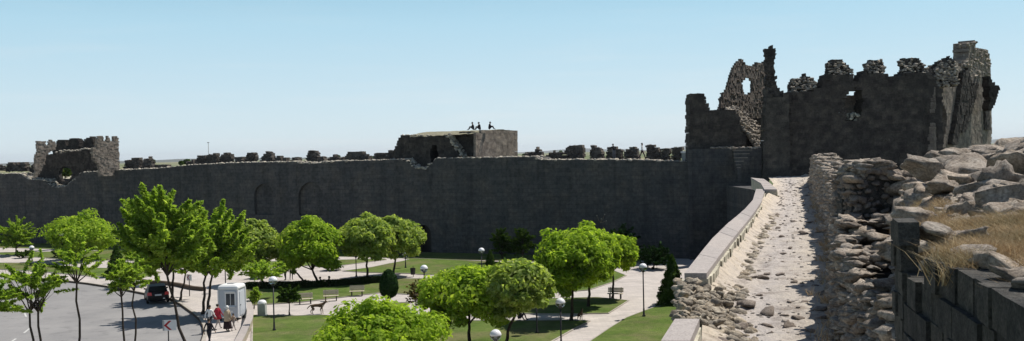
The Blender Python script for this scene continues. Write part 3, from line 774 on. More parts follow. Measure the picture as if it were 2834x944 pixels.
for k, q in enumerate(merl):
    fr = Frame((17, 96.4), (1, 0), .3)
    pl = fr.poly(q); m_ = MB(); masonry(m_, fr, pl, [], 1.3, .26, .36, .08, .08, -.55)
    rb = RB(); rubble_over(rb, fr, pl, 1.0, .24, (.12, .24), .05, 1, .9, (), .75)
    fuse(m_, rb)
    under(m_.build('merlon', [M['tower'], M['rubble']], gt), gt)
pe = at(Z6(752, 600), 96.0); TF = Frame((pe.x, pe.y), (.67, .74))
tf = TF.poly(pts(Z6, (752, 760), (755, 330), (770, 260), (800, 200), (880, 190), (890, 205), (910, 180), (938, 150), (936, 75), (970, 70), (977, 105), (1040, 115), (1055, 160), (1062, 560), (1062, 760)))
fh = TF.poly(pts(Z6, (770, 590), (750, 470), (765, 400), (800, 400), (825, 480), (805, 590)))
mf = MB(); masonry(mf, TF, tf, [fh], 1.6, .34, .5, .02, .08)
part(gt, 'cavity', M['tower'], lambda m_: masonry(m_, TF, [(u * 1.0, z) for u, z in TF.poly(pts(Z6, (745, 610), (745, 380), (835, 380), (835, 610)))], [], .8, .3, .4, .05, .05, -1.2))
for q, th in ((pts(Z6, (885, 240), (915, 215), (935, 300), (905, 420), (850, 625), (820, 625), (850, 480)), .45), (pts(Z6, (935, 300), (975, 300), (960, 370), (910, 560), (885, 560)), .3), (pts(Z6, (1015, 395), (1040, 400), (1045, 540), (1018, 545)), .2)):
    part(gt, 'shadow_streak', M['tower'], lambda m_: masonry(m_, TF, TF.poly(q), [], .3, .3, .4, .05, .08, th))  # darker raised strips in the outline of the shadow streaks
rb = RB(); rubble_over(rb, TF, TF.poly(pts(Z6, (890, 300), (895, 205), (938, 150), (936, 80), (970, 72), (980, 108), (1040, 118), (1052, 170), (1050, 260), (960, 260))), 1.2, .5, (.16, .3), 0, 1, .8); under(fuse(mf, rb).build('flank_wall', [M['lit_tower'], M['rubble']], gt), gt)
TG = slant(Z6(1060, 400), 104)
part(gt, 'outer_stub', M['tower'], lambda m_: masonry(m_, Frame((TG.P0.x, TG.P0.y), (1, 0)), Frame((TG.P0.x, TG.P0.y), (1, 0)).poly(pts(Z6, (1050, 440), (1050, 250), (1072, 285), (1105, 315), (1100, 345), (1082, 400), (1065, 440))), [], 1.5, .3, .4, .06, .09))
# stair down the inner face
ST = Frame((17, 95.0), (1, -.02))
steps = [((470, 648), (575, 648)), ((472, 668), (560, 668)), ((476, 690), (548, 690)), ((482, 710), (525, 710)), ((488, 730), (512, 730)), ((494, 746), (508, 746))]
m_ = MB()
for k, (a, b) in enumerate(steps):
    f = Frame((17, 95.98 - .42 * (k + 1)), (1, -.02)); p = f.uv(Z5(*a)); q = f.uv(Z5(*b))
    m_.slab(f, [(p[0], p[1] - 1.2), (q[0], p[1] - 1.2), (q[0], p[1]), (p[0], p[1])], [], 0, -.41)
under(m_.build('staircase', M['basalt'], gt, recalc=True), gt)
m_ = MB()
for k, (a, b) in enumerate(steps):
    f = Frame((17, 95.96 - .42 * (k + 1)), (1, -.02)); p = f.uv(Z5(*a)); q = f.uv(Z5(*b))
    m_.slab(f, [(p[0] - .03, p[1] + .002), (q[0] + .03, p[1] + .002), (q[0] + .03, p[1] + .06), (p[0] - .03, p[1] + .06)], [], 0.02, -.40)
under(m_.build('sunlit_tread', M['step'], gt, recalc=True), gt)  # paler slabs over dark steps paint the sunlit step edges
TK = Frame((17, 99.8), (1, 0))
part(gt, 'inner_wall', M['tower'], lambda m_: masonry(m_, TK, TK.poly(pts(Z5, (340, 640), (340, 425), (470, 400), (560, 455), (625, 470), (625, 640))), [], .8, .3, .4, .06, .08))
# ------------------------------------------------------------------ the wall the picture is taken from
def path_left(y): return np.interp(y, [0, 6, 14.4, 17.4, 22, 33, 45, 63, 80, 95], [-.6, .9, 2.75, 3.45, 4.45, 7.4, 11.2, 16.9, 22.0, 25.5])
def path_right(y): return np.interp(y, [0, 6, 10, 17.4, 30, 45, 60, 93], [2.4, 3.1, 3.95, 5.6, 9.75, 14.1, 18.4, 28.0])
def path_z(y): return np.interp(y, [0, 17, 40, 65, 95], [7.55, 7.6, 7.7, 7.85, 8.05])
ZC_ = 8.25
nw = tag(empty('wall_walk', (6, 20, 0)), 'near stretch of city wall with pale broken walkway and smooth stone coping', 'city wall')
# coping outlines: left and right edges, photo -> height of the slabs
runs = [
    (pts(Z7, (-20, 935), (50, 858), (118, 752)), pts(Z7, (130, 935), (190, 858), (236, 752)), ZC_),
    (pts(Z7, (163, 530), (235, 440), (300, 360), (380, 285), (455, 222), (492, 180), (508, 127)), pts(Z7, (270, 530), (322, 460), (380, 385), (440, 312), (500, 238), (535, 185), (552, 127)), ZC_),
    (pts(Z7, (548, 128), (530, 98), (482, 72)), pts(Z7, (608, 128), (575, 98), (545, 78)), ZC_ + .12)]
left_edge = []
for L, Rr, z in runs:
    Lw = [gnd(p, z) for p in L]; Rw = [gnd(p, z) for p in Rr]; left_edge += [(p.x, p.y) for p in Lw]
    m_ = MB()
    # single slabs with fine joints
    for (a, b, c, d) in zip(Lw, Lw[1:], Rw, Rw[1:]):
        n = max(1, int((b - a).length / 2.0))
        for k in range(n):
            t0, t1 = k / n + .0015, (k + 1) / n - .0015
            q = [a.lerp(b, t0), c.lerp(d, t0), c.lerp(d, t1), a.lerp(b, t1)]
            dz = random.uniform(-.008, .008)
            m_.hexa([(p.x, p.y, z - .13) for p in q] + [(p.x, p.y, z + dz) for p in q])
    under(m_.build('coping', M['coping'], nw, recalc=True), nw)
    m_ = MB()      # rubble parapet under the slabs, a little battered on the walk side
    for (a, b, c, d) in zip(Lw, Lw[1:], Rw, Rw[1:]):
        n = max(1, int((b - a).length / .6))
        for k in range(n):
            t0, t1 = k / n, (k + 1) / n
            for j in range(3):
                z0, z1 = z - .132 - (j + 1) * .26, z - .135 - j * .26
                o = Vector((.05 * (j + 1) + random.uniform(-.03, .05), 0, 0)); l = Vector((.04, 0, 0))
                q = [a.lerp(b, t0) + l, c.lerp(d, t0) + o, c.lerp(d, t1) + o, a.lerp(b, t1) + l]
                m_.hexa([(p.x, p.y, z0) for p in q] + [(p.x, p.y, z1) for p in q])
    under(m_.build('parapet', M['sand'], nw, recalc=True), nw)
left_edge.sort(key=lambda p: p[1])
le_x = lambda y: np.interp(y, [p[1] for p in left_edge], [p[0] for p in left_edge])
ys = [4, 9] + [p[1] for p in left_edge if p[1] > 10] + [94.8]
ys = sorted(set(round(float(y), 2) for y in ys))
body = [(float(le_x(y)) + .06 if y > 12 else -1.4 + .26 * y, y) for y in ys] + [(27.5, 94.8), (20, 60), (13, 38), (9.5, 28), (7, 18), (4.2, 9.5), (2.9, 4)]
m_ = MB(); m_.prism(body, 0, 7.35); under(m_.build('wall_body', M['basalt'], nw), nw)
body2 = [(float(path_right(y)) + .4, y) for y in (94.8, 60, 45, 30, 17.4, 10, 4)][::-1] + [(55, 94.8), (40, 60), (26, 26), (20, 4)]
m_ = MB(); m_.prism(body2, 0, 7.3); under(m_.build('outer_body', M['core'], nw), nw)
def zpath(x, y):
    a = (x - float(path_left(y)) + .45) / (float(path_right(y)) - float(path_left(y)) + .95)
    return float(path_z(y)) + float(np.interp(y, [18, 24, 58, 64], [.16, .46, .46, 0])) * max(0, 1 - a / .19) ** 1.2 + .10 * noise.noise(Vector((x * .7, y * .5, 0))) + .05 * noise.noise(Vector((x * 2.5, y * 2.5, 5)))
# broken end of the parapet: a heap of squared stones between the two slab runs
rb = RB()
for k in range(420):
    t = random.random(); q = random.random() ** .8
    x = 130 + 250 * q + random.uniform(-15, 15); y = 560 + 190 * t + q * 25
    z = 8.15 - .42 * q + random.uniform(-.1, .08) - .12 * t
    p = gnd(Z7(x, y), z); s = random.uniform(.05, .14)
    rb.rock((p.x, p.y, z - .04), (s * 1.4, s, s * .75), 2, 10)
for k in range(750):      # fallen foot of the parapet along the walk
    y = 14 + random.random() ** 1.6 * 32; q = random.random()
    x = float(le_x(y)) + .50 + .85 * q ** 1.5; s = random.uniform(.05, .18)
    rb.rock((x, y, zpath(x, y) - .02), (s * 1.3, s, s * .8), 1, 6)
under(rb.build('broken_parapet', M['sand_rubble'], nw), nw)
gap = [gnd(p, 7.9) for p in pts(Z7, (135, 560), (280, 560), (240, 752), (125, 752))]
m_ = MB(); m_.prism([(p.x, p.y) for p in gap], 7.2, 7.9); under(m_.build('parapet_core', M['sand'], nw), nw)
# the walk itself
NU, NY = 60, 420
V = []; Fc = []; UV = []
for j in range(NY + 1):
    y = 6 + (95.6 - 6) * (j / NY) ** 1.6
    x0 = float(path_left(y)) - (.25 if y < 14.5 else .75) if y < 14.5 or y > 61 else float(le_x(y)) + .42; x1 = float(path_right(y)) + .5
    for i in range(NU + 1):
        a = i / NU; x = x0 + (x1 - x0) * a
        z = float(path_z(y)) + float(np.interp(y, [18, 24, 58, 64], [.16, .46, .46, 0])) * max(0, 1 - a / .19) ** 1.2 + .25 * max(0, (a - .85) / .15) ** 2
        z += .10 * noise.noise(Vector((x * .7, y * .5, 0))) + .05 * noise.noise(Vector((x * 2.5, y * 2.5, 5))) + .03 * noise.noise(Vector((x * 7, y * 7, 9)))
        V.append((x, y, z)); UV.append((a, y * .1))
for j in range(NY):
    for i in range(NU):
        k = j * (NU + 1) + i; Fc.append((k, k + 1, k + NU + 2, k + NU + 1))
m_ = MB(); m_.add(V, Fc); po = m_.build('path', M['path'], smooth=True); structure(po)
ul = po.data.uv_layers.new(name='UVMap')
li = np.zeros(len(po.data.loops), dtype=np.int32); po.data.loops.foreach_get('vertex_index', li)
ul.data.foreach_set('uv', np.array(UV, dtype=np.float32)[li].ravel())
# loose stones lying on it
big = [(455, 670, .30), (555, 700, .26), (660, 745, .2), (560, 750, .13), (540, 540, .22), (735, 340, .26), (685, 288, .2), (690, 560, .14), (628, 355, .14), (735, 312, .13), (705, 715, .16), (440, 765, .16), (520, 620, .1), (670, 655, .09), (820, 690, .2), (840, 615, .22), (700, 850, .15), (580, 790, .1), (470, 420, .14), (560, 360, .12), (790, 580, .12), (730, 565, .09), (430, 490, .13), (765, 780, .13), (620, 525, .13), (345, 845, .16), (280, 775, .2)]
protos = []
for k in range(7):
    rb = RB(); rb.rock((0, 0, 0), (1, .8, .55), 2, 8, (0, 0, 0), .03); o = rb.build('loose_stone', M['walk_stone']); protos.append(o)
used = set()
def stone_at(x, y, s, label):
    k = random.randrange(7); o = protos[k] if k not in used else protos[k].copy()
    if k in used: COL.objects.link(o)
    used.add(k)
    o.location = (x, y, zpath(x, y) + s * .12); o.scale = (s * random.uniform(.85, 1.2), s * random.uniform(.8, 1.1), s * random.uniform(.5, .85)); o.rotation_euler = (random.uniform(-.25, .25), random.uniform(-.25, .25), random.uniform(0, 6))
    return tag(o, label, 'stone', 'loose stones on the wall walk')
for x, y, s in big:
    p = gnd(Z7(x, y), 7.72)
    stone_at(p.x, p.y, s, 'loose brown stone lying on the pale wall walk')
for k in range(70):
    y = 13.5 + random.random() ** 1.5 * 70; a = random.random(); x = float(path_left(y)) + a * (float(path_right(y)) - float(path_left(y)))
    stone_at(x, y, random.uniform(.035, .1) * (1 + y / 60), 'loose brown stone lying on the pale wall walk')
for o in protos:
    if not o.get('label'): bpy.data.objects.remove(o)
rb = RB()
for k in range(750):
    y = 12.5 + random.random() ** 1.7 * 75; a = random.random(); x = float(path_left(y)) + a * (float(path_right(y)) - float(path_left(y)))
    s = random.uniform(.015, .04) * (1 + y / 40)
    rb.rock((x, y, zpath(x, y) + s * .05), (s * 1.3, s, s * .45), 1, 4)
tag(rb.build('gravel', M['path_grit']), kind='stuff')

# ruined outer parapet of rubble beside the walk
rw = tag(empty('rubble_wall', (10, 28, 7.5)), 'tumbled rubble parapet of rough stones on the right of the walk', 'rubble wall')
def rw_top(y): return np.interp(y, [9, 12, 16, 18, 21, 24, 27, 31, 35, 40, 44, 50, 57, 60, 66, 72, 76, 80, 94], [8.6, 8.75, 8.9, 9.1, 8.95, 9.25, 9.2, 9.5, 9.45, 9.75, 9.75, 9.95, 9.65, 9.85, 10.2, 10.22, 9.8, 9.0, 8.4]) + .12 * math.sin(y * 3.1) + .10 * math.sin(y * 1.13)
m_ = MB()
yy = np.arange(10, 84, .8)
for a, b in zip(yy, yy[1:]):
    x0, x1 = float(path_right(a)) + .15, float(path_right(b)) + .15; t = float(min(rw_top(a), rw_top(b))) - .14
    m_.hexa([(x0, a, 7), (x0 + 1.7, a, 7), (x1 + 1.7, b, 7), (x1, b, 7), (x0 + .3, a, t), (x0 + 1.4, a, t), (x1 + 1.4, b, t), (x1 + .3, b, t)])
under(m_.build('rubble_core', M['basalt_block'], rw, recalc=True), rw)
rb = RB()
def rockpile(n, y0, y1, sz, sub):
    for k in range(n):
        y = y0 + (y1 - y0) * random.random(); x0 = float(path_right(y)); t = float(rw_top(y)); h = t - 7.5
        s = random.uniform(*sz); q = random.random()
        if q < .5:      # walk side face
            f = random.random(); p = (x0 + .12 + .22 * f + random.uniform(-.06, .04), y, 7.5 + h * f)
        elif q < .9:    # top
            p = (x0 + .25 + random.random() * 1.4, y, t - .1 + random.uniform(-.08, .12))
        else:
            f = random.random(); p = (x0 + 1.65 - .2 * f, y, 7.5 + h * f)
        rb.rock(p, (s * random.uniform(1.0, 2.0), s * random.uniform(.9, 1.5), s * random.uniform(.35, .62)), sub, 9, (random.gauss(0, .13), random.gauss(0, .13), random.uniform(0, 6.28)))
rockpile(1500, 10.5, 22, (.06, .20), 2); rockpile(1500, 20, 44, (.08, .25), 2); rockpile(3000, 42, 82, (.12, .30), 1)
under(rb.build('rubble_stones', M['near_rubble'], rw), rw)
# thick piece of standing masonry at its back
FB = Frame((7.5, 23.5), (1, .05))
bl = FB.poly(pts(Z8, (232, 300), (236, 205), (262, 198), (270, 152), (330, 142), (366, 172), (420, 196), (500, 188), (560, 196), (608, 222), (620, 262), (600, 460), (380, 480), (240, 440)))
bt = tag(empty('masonry_stump', FB.w(bl[0][0] + 1.2, 7.5)), 'dark masonry stump with flat lit top behind the rubble parapet', 'wall stump')
m_ = MB()
for k in range(3): masonry(m_, FB, [(u + .1 * math.sin(k * 2.1), z - .05 * (k % 3)) for u, z in bl], [], .35, .17, .34, .05, .06, -.36 * k)
under(m_.build('stump_core', M['ashlar'], bt), bt)
rb = RB(); rubble_over(rb, FB, bl, .3, .15, (.05, .12), .04, 2, .8); 
for k in range(420):
    i = random.choice((0, 0, 1)); a_, b_ = bl[i], bl[i + 1]; zz = random.uniform(7.6, bl[1][1] - .05); uu = min(bl[0][0], bl[1][0]) + random.uniform(-.02, .12)
    s = random.uniform(.06, .17); rb.rock(FB.w(uu, zz, -random.uniform(0, 1.05)), (s, s * 1.3, s * .6), 2, 8)
under(rb.build('shaded_stump_face', M['walk_stone'], bt), bt)  # darker stone than the top, shade put into the face colour
rb = RB()
for k in range(260):
    u = random.uniform(bl[0][0], bl[9][0]); zt = float(np.interp(u, [p[0] for p in bl[1:10]], [p[1] for p in bl[1:10]]))
    s = random.uniform(.07, .22); rb.rock(FB.w(u, zt - .02 + random.uniform(-.1, .05), random.uniform(-1.0, .05)), (s * 1.6, s * 1.3, s * .5), 2, 8)
under(rb.build('stump_rubble', M['near_rubble'], bt), bt)

# rocky mound on the right, the rubble heart of the thick outer wall
mo = tag(empty('rock_mound', (9, 16, 8)), 'lit mound of big grey rocks and earth at the right edge', 'rock mound')
def mound_z(x, y):
    r = x / y
    base = np.interp(y, [5, 9, 11, 13, 16, 20, 24, 28, 34, 45], [9.9, 9.98, 9.95, 9.85, 9.95, 10.15, 10.55, 10.35, 9.9, 9.0])
    rise = np.interp(r, [.30, .37, .41, .44, .47, .50, .56, .7], [-1.0, -.9, -.55, -.15, .05, .25, .5, .7]) * np.interp(y, [7, 11, 16, 24], [.0, .35, .7, 1.0])
    return float(base + rise)
NU, NY = 110, 120; V = []; Fc = []
for j in range(NY + 1):
    y = 4.5 + (44 - 4.5) * (j / NY) ** 1.2
    for i in range(NU + 1):
        a = i / NU; xa = max(2.25 + .2 * y, .36 * y - 0.6) if y < 10.5 else max(.39 * y - .2, float(path_right(y)) + 1.3)
        x = xa + (0.95 * y + 3 - xa) * a
        z = mound_z(x, y) + .16 * noise.noise(Vector((x * .9, y * .9, 1))) + .09 * noise.noise(Vector((x * 2.6, y * 2.6, 2))) + .04 * noise.noise(Vector((x * 8, y * 8, 2)))
        if i == 0: z -= .9
        V.append((x, y, z))
for j in range(NY):
    for i in range(NU):
        k = j * (NU + 1) + i; Fc.append((k, k + 1, k + NU + 2, k + NU + 1))
m_ = MB(); m_.add(V, Fc); under(m_.build('mound_earth', M['near_rubble'], mo, smooth=True), mo)
rb = RB()
for k in range(2300):
    y = random.uniform(11, 34); x = y * random.uniform(.395, .60)
    if y < 14 and x / y < .5 and random.random() < .85: continue
    s = random.uniform(.05, .2) if random.random() < .9 else random.uniform(.2, .36)
    rb.rock((x, y, mound_z(x, y) + .02), (s * 1.6, s * 1.25, s * .7), 2 if s < .2 else 3, 10, None, .02)
for x, y, s in ((2815, 385, .9), (2750, 383, .6), (2700, 386, .55), (2650, 392, .55), (2595, 402, .45)):      # big blocks on the skyline
    p = at((x, y + 24), 23.5); rb.rock((p.x, p.y, p.z - .1), (s * 1.1, s * .9, s * .42), 3, 18, (0.05, -.05, random.random()), .015)
for x, y, d, s in ((2560, 448, 20, .5), (2620, 440, 21, .5), (2680, 455, 20, .6), (2770, 470, 17, .55), (2800, 520, 14, .5), (2790, 610, 11.5, .32), (2720, 505, 17, .5), (2540, 590, 15, .42), (2600, 500, 18, .4), (2640, 480, 19, .4), (2820, 440, 18, .6), (2730, 430, 21, .5)):
    p = at((x, y), d); rb.rock((p.x, p.y, p.z - .12), (s * 1.15, s, s * .55), 3, 16, None, .015)
under(rb.build('mound_rocks', M['near_rubble'], mo), mo)

# dark ashlar wall at the bottom right
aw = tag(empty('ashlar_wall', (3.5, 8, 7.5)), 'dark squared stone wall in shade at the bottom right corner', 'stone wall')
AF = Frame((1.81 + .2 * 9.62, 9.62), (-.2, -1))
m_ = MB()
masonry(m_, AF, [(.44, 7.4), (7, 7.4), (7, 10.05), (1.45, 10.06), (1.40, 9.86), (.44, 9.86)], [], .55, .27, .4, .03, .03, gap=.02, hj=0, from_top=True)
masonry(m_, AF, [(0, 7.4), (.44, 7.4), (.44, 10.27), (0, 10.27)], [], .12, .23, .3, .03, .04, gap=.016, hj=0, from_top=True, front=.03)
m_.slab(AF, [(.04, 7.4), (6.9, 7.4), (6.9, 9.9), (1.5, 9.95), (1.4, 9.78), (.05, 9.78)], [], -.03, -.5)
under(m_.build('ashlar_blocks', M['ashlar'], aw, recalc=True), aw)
m_ = MB(); m_.prism([(4.35, 9.7), (4.0, 8), (3.2, 4.4), (9, 4.4), (9.5, 9.7)], 7.3, 9.7); under(m_.build('wall_fill', M['core'], aw), aw)
rb = RB()
for u, z, s in ((1.7, 10.1, .16), (2.3, 10.1, .17), (2.9, 10.06, .15), (3.3, 10.06, .18), (.25, 10.2, .14), (1.0, 9.97, .12), (4.1, 10.03, .17), (4.8, 10.0, .15)):
    rb.rock(AF.w(u, z, -.3), (s * 1.5, s * 1.3, s * .5), 2, 9)
for u, n, z, q in ((.12, -.36, 10.12, .17), (.3, -.62, 10.1, .22), (.55, -.5, 9.98, .16), (.8, -.3, 9.9, .13)): rb.rock(AF.w(u, z, n), (q * 1.3, q, q * .6), 3, 12)
under(rb.build('top_stones', M['near_rubble'], aw), aw)

# dry grass: on the mound, along the wall foot
P = []; H = []
def patch(n, px, py, sx, sy, d0, d1):
    for k in range(n):
        x, y = random.gauss(px, sx), random.gauss(py, sy); d = random.uniform(d0, d1)
        p = at((x, y), d); zz = mound_z(p.x, p.y) + .1 * noise.noise(Vector((p.x * .9, p.y * .9, 1)))
        P.append((p.x, p.y, zz - .03))
def tufts(n, cx, cy, rad, per=110):
    for k in range(n):
        x, y = cx + random.gauss(0, rad), cy + random.gauss(0, rad * 1.3)
        for _ in range(per): P.append((x + random.gauss(0, .07), y + random.gauss(0, .07), mound_z(x, y) + .06 * noise.noise(Vector((x * .9, y * .9, 1))) - .05))
for r0, r1, y0, y1, n in ((.452, .58, 7.8, 10.8, 330), (.455, .475, 7.4, 8.4, 40), (.45, .53, 10.5, 12.5, 70), (.40, .45, 12.5, 16.5, 70), (.53, .60, 6.2, 7.8, 50), (.405, .44, 15, 19, 70)):
    for k in range(n):
        y = random.uniform(y0, y1); x = y * random.uniform(r0, r1)
        tufts(1, x, y, .05)
b1 = blades('dry_grass', P, .22, .0045, M['dry'], .42)
tag(b1, kind='stuff')
P = []
for k in range(110):
    y = 11 + random.random() ** 1.4 * 50; x = float(path_right(y)) + random.gauss(-.02, .16)
    for _ in range(26): P.append((x + random.gauss(0, .07), y + random.gauss(0, .12), float(path_z(y)) + .12))
tag(blades('dry_grass', P, .2, .006, M['dry'], .45), kind='stuff')
# ------------------------------------------------------------------ trees
def leaves(C, Nn, L, W, jit=.42):
    n = len(C)
    Nn = Nn + RNG.normal(0, jit, (n, 3)); Nn /= np.linalg.norm(Nn, axis=1)[:, None] + 1e-9
    a = np.cross(Nn, RNG.normal(size=(n, 3))); a /= np.linalg.norm(a, axis=1)[:, None] + 1e-9
    b = np.cross(Nn, a)
    l = (L * RNG.uniform(.5, 1.55, n))[:, None]; w = (W * RNG.uniform(.6, 1.3, n))[:, None]
    V = np.stack([C - a * l, C - b * w + Nn * w * .25, C + a * l, C + b * w + Nn * w * .25], 1).reshape(-1, 3)
    return V, np.arange(4 * n).reshape(-1, 4)
def unit(n):
    d = RNG.normal(size=(n, 3)); return d / np.linalg.norm(d, axis=1)[:, None]
def clumps_globe(rx, rz, zc, K, flat=.35):
    d = unit(K * 3); d = d[d[:, 2] > -flat][:K]
    f = RNG.uniform(.62, .95, len(d)) * (1 + .12 * np.sin(d[:, 0] * 4 + RNG.uniform(0, 6)) + .11 * np.sin(d[:, 2] * 5 + d[:, 1] * 4 + RNG.uniform(0, 6)))
    c = d * np.array([rx, rx, rz]) * f[:, None] * 1.04; c[:, 2] += zc
    return c, rx * RNG.uniform(.12, .32, len(d))
def crown_mesh(kind, rx, rz, zc, n, L, W):
    """leaf faces spread through clumps that fill the crown"""
    if kind == 'globe':
        c, r = clumps_globe(rx, rz, zc, 110, .8); k = RNG.integers(0, len(c), n); d = unit(n)
        rad = RNG.uniform(.3, 1, n) ** .5
        P = c[k] + d * (r[k] * rad)[:, None] * np.array([1, 1, .8]); Nn = d * .6 + np.array([.12, .05, .75])
        tw = unit(int(n * .05)); tw[:, 2] = np.abs(tw[:, 2]) * .9 + .05
        P2 = tw * np.array([rx, rx, rz]) * RNG.uniform(.96, 1.12, (len(tw), 1)); P2[:, 2] += zc
        P = np.concatenate([P, P2]); Nn = np.concatenate([Nn, tw])
    elif kind in ('airy', 'plume', 'sparse'):
        K = {'airy': 95, 'plume': 170, 'sparse': 46}[kind]
        d = unit(K * 3); d = d[d[:, 2] > -.75][:K]
        f = RNG.uniform(.2 if kind == 'plume' else .35, .98, len(d)); c = d * np.array([rx, rx, rz]) * f[:, None]; c[:, 2] += zc
        up = .75 if kind == 'plume' else .25
        ax = d * np.array([1, 1, .35]) + np.array([0, 0, up]) + RNG.normal(0, .25, d.shape); ax /= np.linalg.norm(ax, axis=1)[:, None]
        ln = rx * RNG.uniform(.2, .42, len(d)); k = RNG.integers(0, len(d), n)
        t = RNG.uniform(-1, 1, n); off = unit(n) * (ln[k] * (.42 if kind == 'plume' else .26) * (1.15 - np.abs(t)) * RNG.uniform(.2, 1, n))[:, None] * np.array([1, 1, .7])
        P = c[k] + ax[k] * (t * ln[k])[:, None] + off; Nn = np.array([.15, .1, .8]) + unit(n) * .5
    elif kind == 'cone':
        t = RNG.uniform(0, 1, n) ** .75; th = RNG.uniform(0, 6.283, n)
        rr = rx * t ** .8 * (1 + .22 * np.sin(th * 5 + t * 9)) * RNG.uniform(.75, 1.05, n) * (1 + .1 * np.sin(t * 40))
        P = np.stack([rr * np.cos(th), rr * np.sin(th), zc + rz - 2 * rz * t], 1); Nn = np.stack([np.cos(th), np.sin(th), np.full(n, .5)], 1)
    else:   # egg
        d = unit(n); P = d * np.array([rx, rx, rz]) * RNG.uniform(.8, 1.03, (n, 1)); P[:, :2] *= (1 - .22 * d[:, 2:3]); P[:, 2] += zc; Nn = d
    V, Fc = leaves(P, Nn, L, W)
    return V, Fc
def make_trunk(h0, zc, rx, rz, r0, kind, forks=1, lean=0.0):
    m_ = MB()
    def limb(a, b, ra, rb_, k=5, wob=.05):
        a, b = Vector(a), Vector(b); L = (b - a).length
        path = [a.lerp(b, i / k) + (Vector((random.gauss(0, 1), random.gauss(0, 1), 0)) * wob * L * .4 if 0 < i < k else Vector()) for i in range(k + 1)]
        m_.tube(path, [ra + (rb_ - ra) * i / k for i in range(k + 1)], 7); return path
    for f in range(forks):
        bx = (f - (forks - 1) / 2) * .22
        top = Vector((bx * 2 + lean, random.uniform(-.1, .1), h0))
        p = limb((bx, 0, -.12), top, r0, r0 * .62, 6, .03)
        m_.tube([(bx, 0, -.1), (bx, 0, .16)], [r0 * 1.5, r0 * 1.02], 7)
        nl = 6 if kind == 'globe' else 8
        for k in range(nl):
            th = 6.283 * (k + random.random() * .6) / nl; q = random.uniform(.35, .85)
            e = Vector((lean + rx * q * math.cos(th), rx * q * math.sin(th), zc + rz * random.uniform(-.3, .6)))
            mid = top.lerp(e, .5) + Vector((0, 0, -.08 * rz))
            limb(top, mid, r0 * .5, r0 * .3, 3); pp = limb(mid, e, r0 * .3, r0 * .08, 3)
            for _ in range(2):
                limb(mid, e + Vector((random.gauss(0, .3), random.gauss(0, .3), random.gauss(0.1, .25))) * rx * .6, r0 * .18, r0 * .05, 3)
        limb(top, (lean, 0, zc + rz * .5), r0 * .55, r0 * .1, 4)
    return m_
def tree(name, label, base, box, kind='globe', leaf='globe_leaf', n=7000, L=.15, W=.085, r0=None, forks=1, d=None, group=None, cat='tree', lean=0):
    """base and box (x0, x1, y0, y1) measured on the photo in D units"""
    g = gnd(D(*base), .16) if d is None else None
    if d is not None:
        p = at(D(*base), d); g = Vector((p.x, p.y, .16 if base[0] > 0 else .1))
    y = g.y; s = y / F * 1.1001
    c = at(D((box[0] + box[1]) / 2, (box[2] + box[3]) / 2), y)
    rx = (box[1] - box[0]) / 2 * s; rz = (box[3] - box[2]) / 2 * s
    kx, kz = (.96, .94) if kind == 'globe' else (.93, .88) if kind in ('airy', 'plume', 'sparse') else (1, 1)
    rx *= kx; rz *= kz
    zc = c.z - g.z; lx = c.x - g.x
    h0 = max(.35, zc - rz * (.85 if kind == 'globe' else .8)); n = int(n * (1.45 if d is None else 1.15))
    r0 = r0 or max(.05, .06 + .025 * rx)
    root = tag(empty(name, g), label, cat, group)
    m_ = make_trunk(h0, zc, rx, rz, r0, kind, forks, lx * .8) if kind in ('globe', 'airy', 'plume', 'sparse') else MB()
    if kind not in ('globe', 'airy', 'plume', 'sparse'): m_.tube([(0, 0, -.1), (lx * .5, 0, max(h0, zc - rz) + .1), (lx, 0, zc + rz * .6)], [r0, r0 * .8, r0 * .2], 7)
    m_.build('trunk', M['bark'], root)
    V, Fc = crown_mesh(kind, rx, rz, zc, n, L, W); V = V + np.array([lx, 0, 0])
    link('crown', tri_mesh('crown', V, Fc), M[leaf], root)
    return root
GP = 'trees of the park'
T = tree
T('tree', 'small loose green tree by the wall, at the left edge of the picture', (40, 642), (-8, 86, 545, 640), 'airy', 'airy_leaf', 4200, .16, .09, group=GP)
T('tree', 'bright green round tree by the wall below the left tower', (195, 655), (108, 284, 543, 642), 'globe', 'globe_leaf', 9000, .17, .10, group=GP)
T('tree', 'tallest feathery tree, left of the booth, rising up to the middle of the wall', (470, 885), (290, 525, 462, 735), 'plume', 'airy_leaf', 32000, .14, .075, .095, group=GP)
T('tree', 'feathery tree with leaning trunks right behind the white shirted person', (514, 789), (418, 636, 506, 728), 'plume', 'airy_leaf', 26000, .15, .085, .11, 2, group=GP, lean=0)
T('tree', 'thin street tree beside the rear of the parked car', (433, 750), (375, 500, 575, 690), 'airy', 'airy_leaf', 3800, .15, .085, .11, group=GP)
T('tree', 'slim street tree just right of the tree by the car', (454, 755), (405, 535, 590, 705), 'airy', 'airy_leaf', 3800, .15, .085, .09, group=GP)
T('tree', 'thin tree standing on the grass behind the car', (398, 715), (330, 425, 585, 680), 'airy', 'airy_leaf', 3200, .16, .09, .09, group=GP)
T('tree', 'pale green bushy tree above the white booth roof', (662, 712), (592, 702, 558, 682), 'globe', 'pale_leaf', 7000, .17, .10, group=GP)
T('tree', 'round green tree with two trunks at the back of the hedge', (803, 716), (700, 862, 553, 694), 'globe', 'globe_leaf', 9500, .17, .10, group=GP)
T('tree', 'green tree half hidden on the left side of the two-trunked round tree', (768, 708), (690, 775, 572, 694), 'globe', 'pale_leaf', 5500, .17, .10, group=GP)
T('tree', 'round tree with pale tips beside the lamp on the plaza', (925, 706), (851, 990, 545, 660), 'globe', 'pale_leaf', 8500, .17, .10, group=GP)
T('tree', 'round tree next to the dark wall doorway', (988, 694), (925, 1067, 547, 662), 'globe', 'pale_leaf', 8500, .17, .10, group=GP)
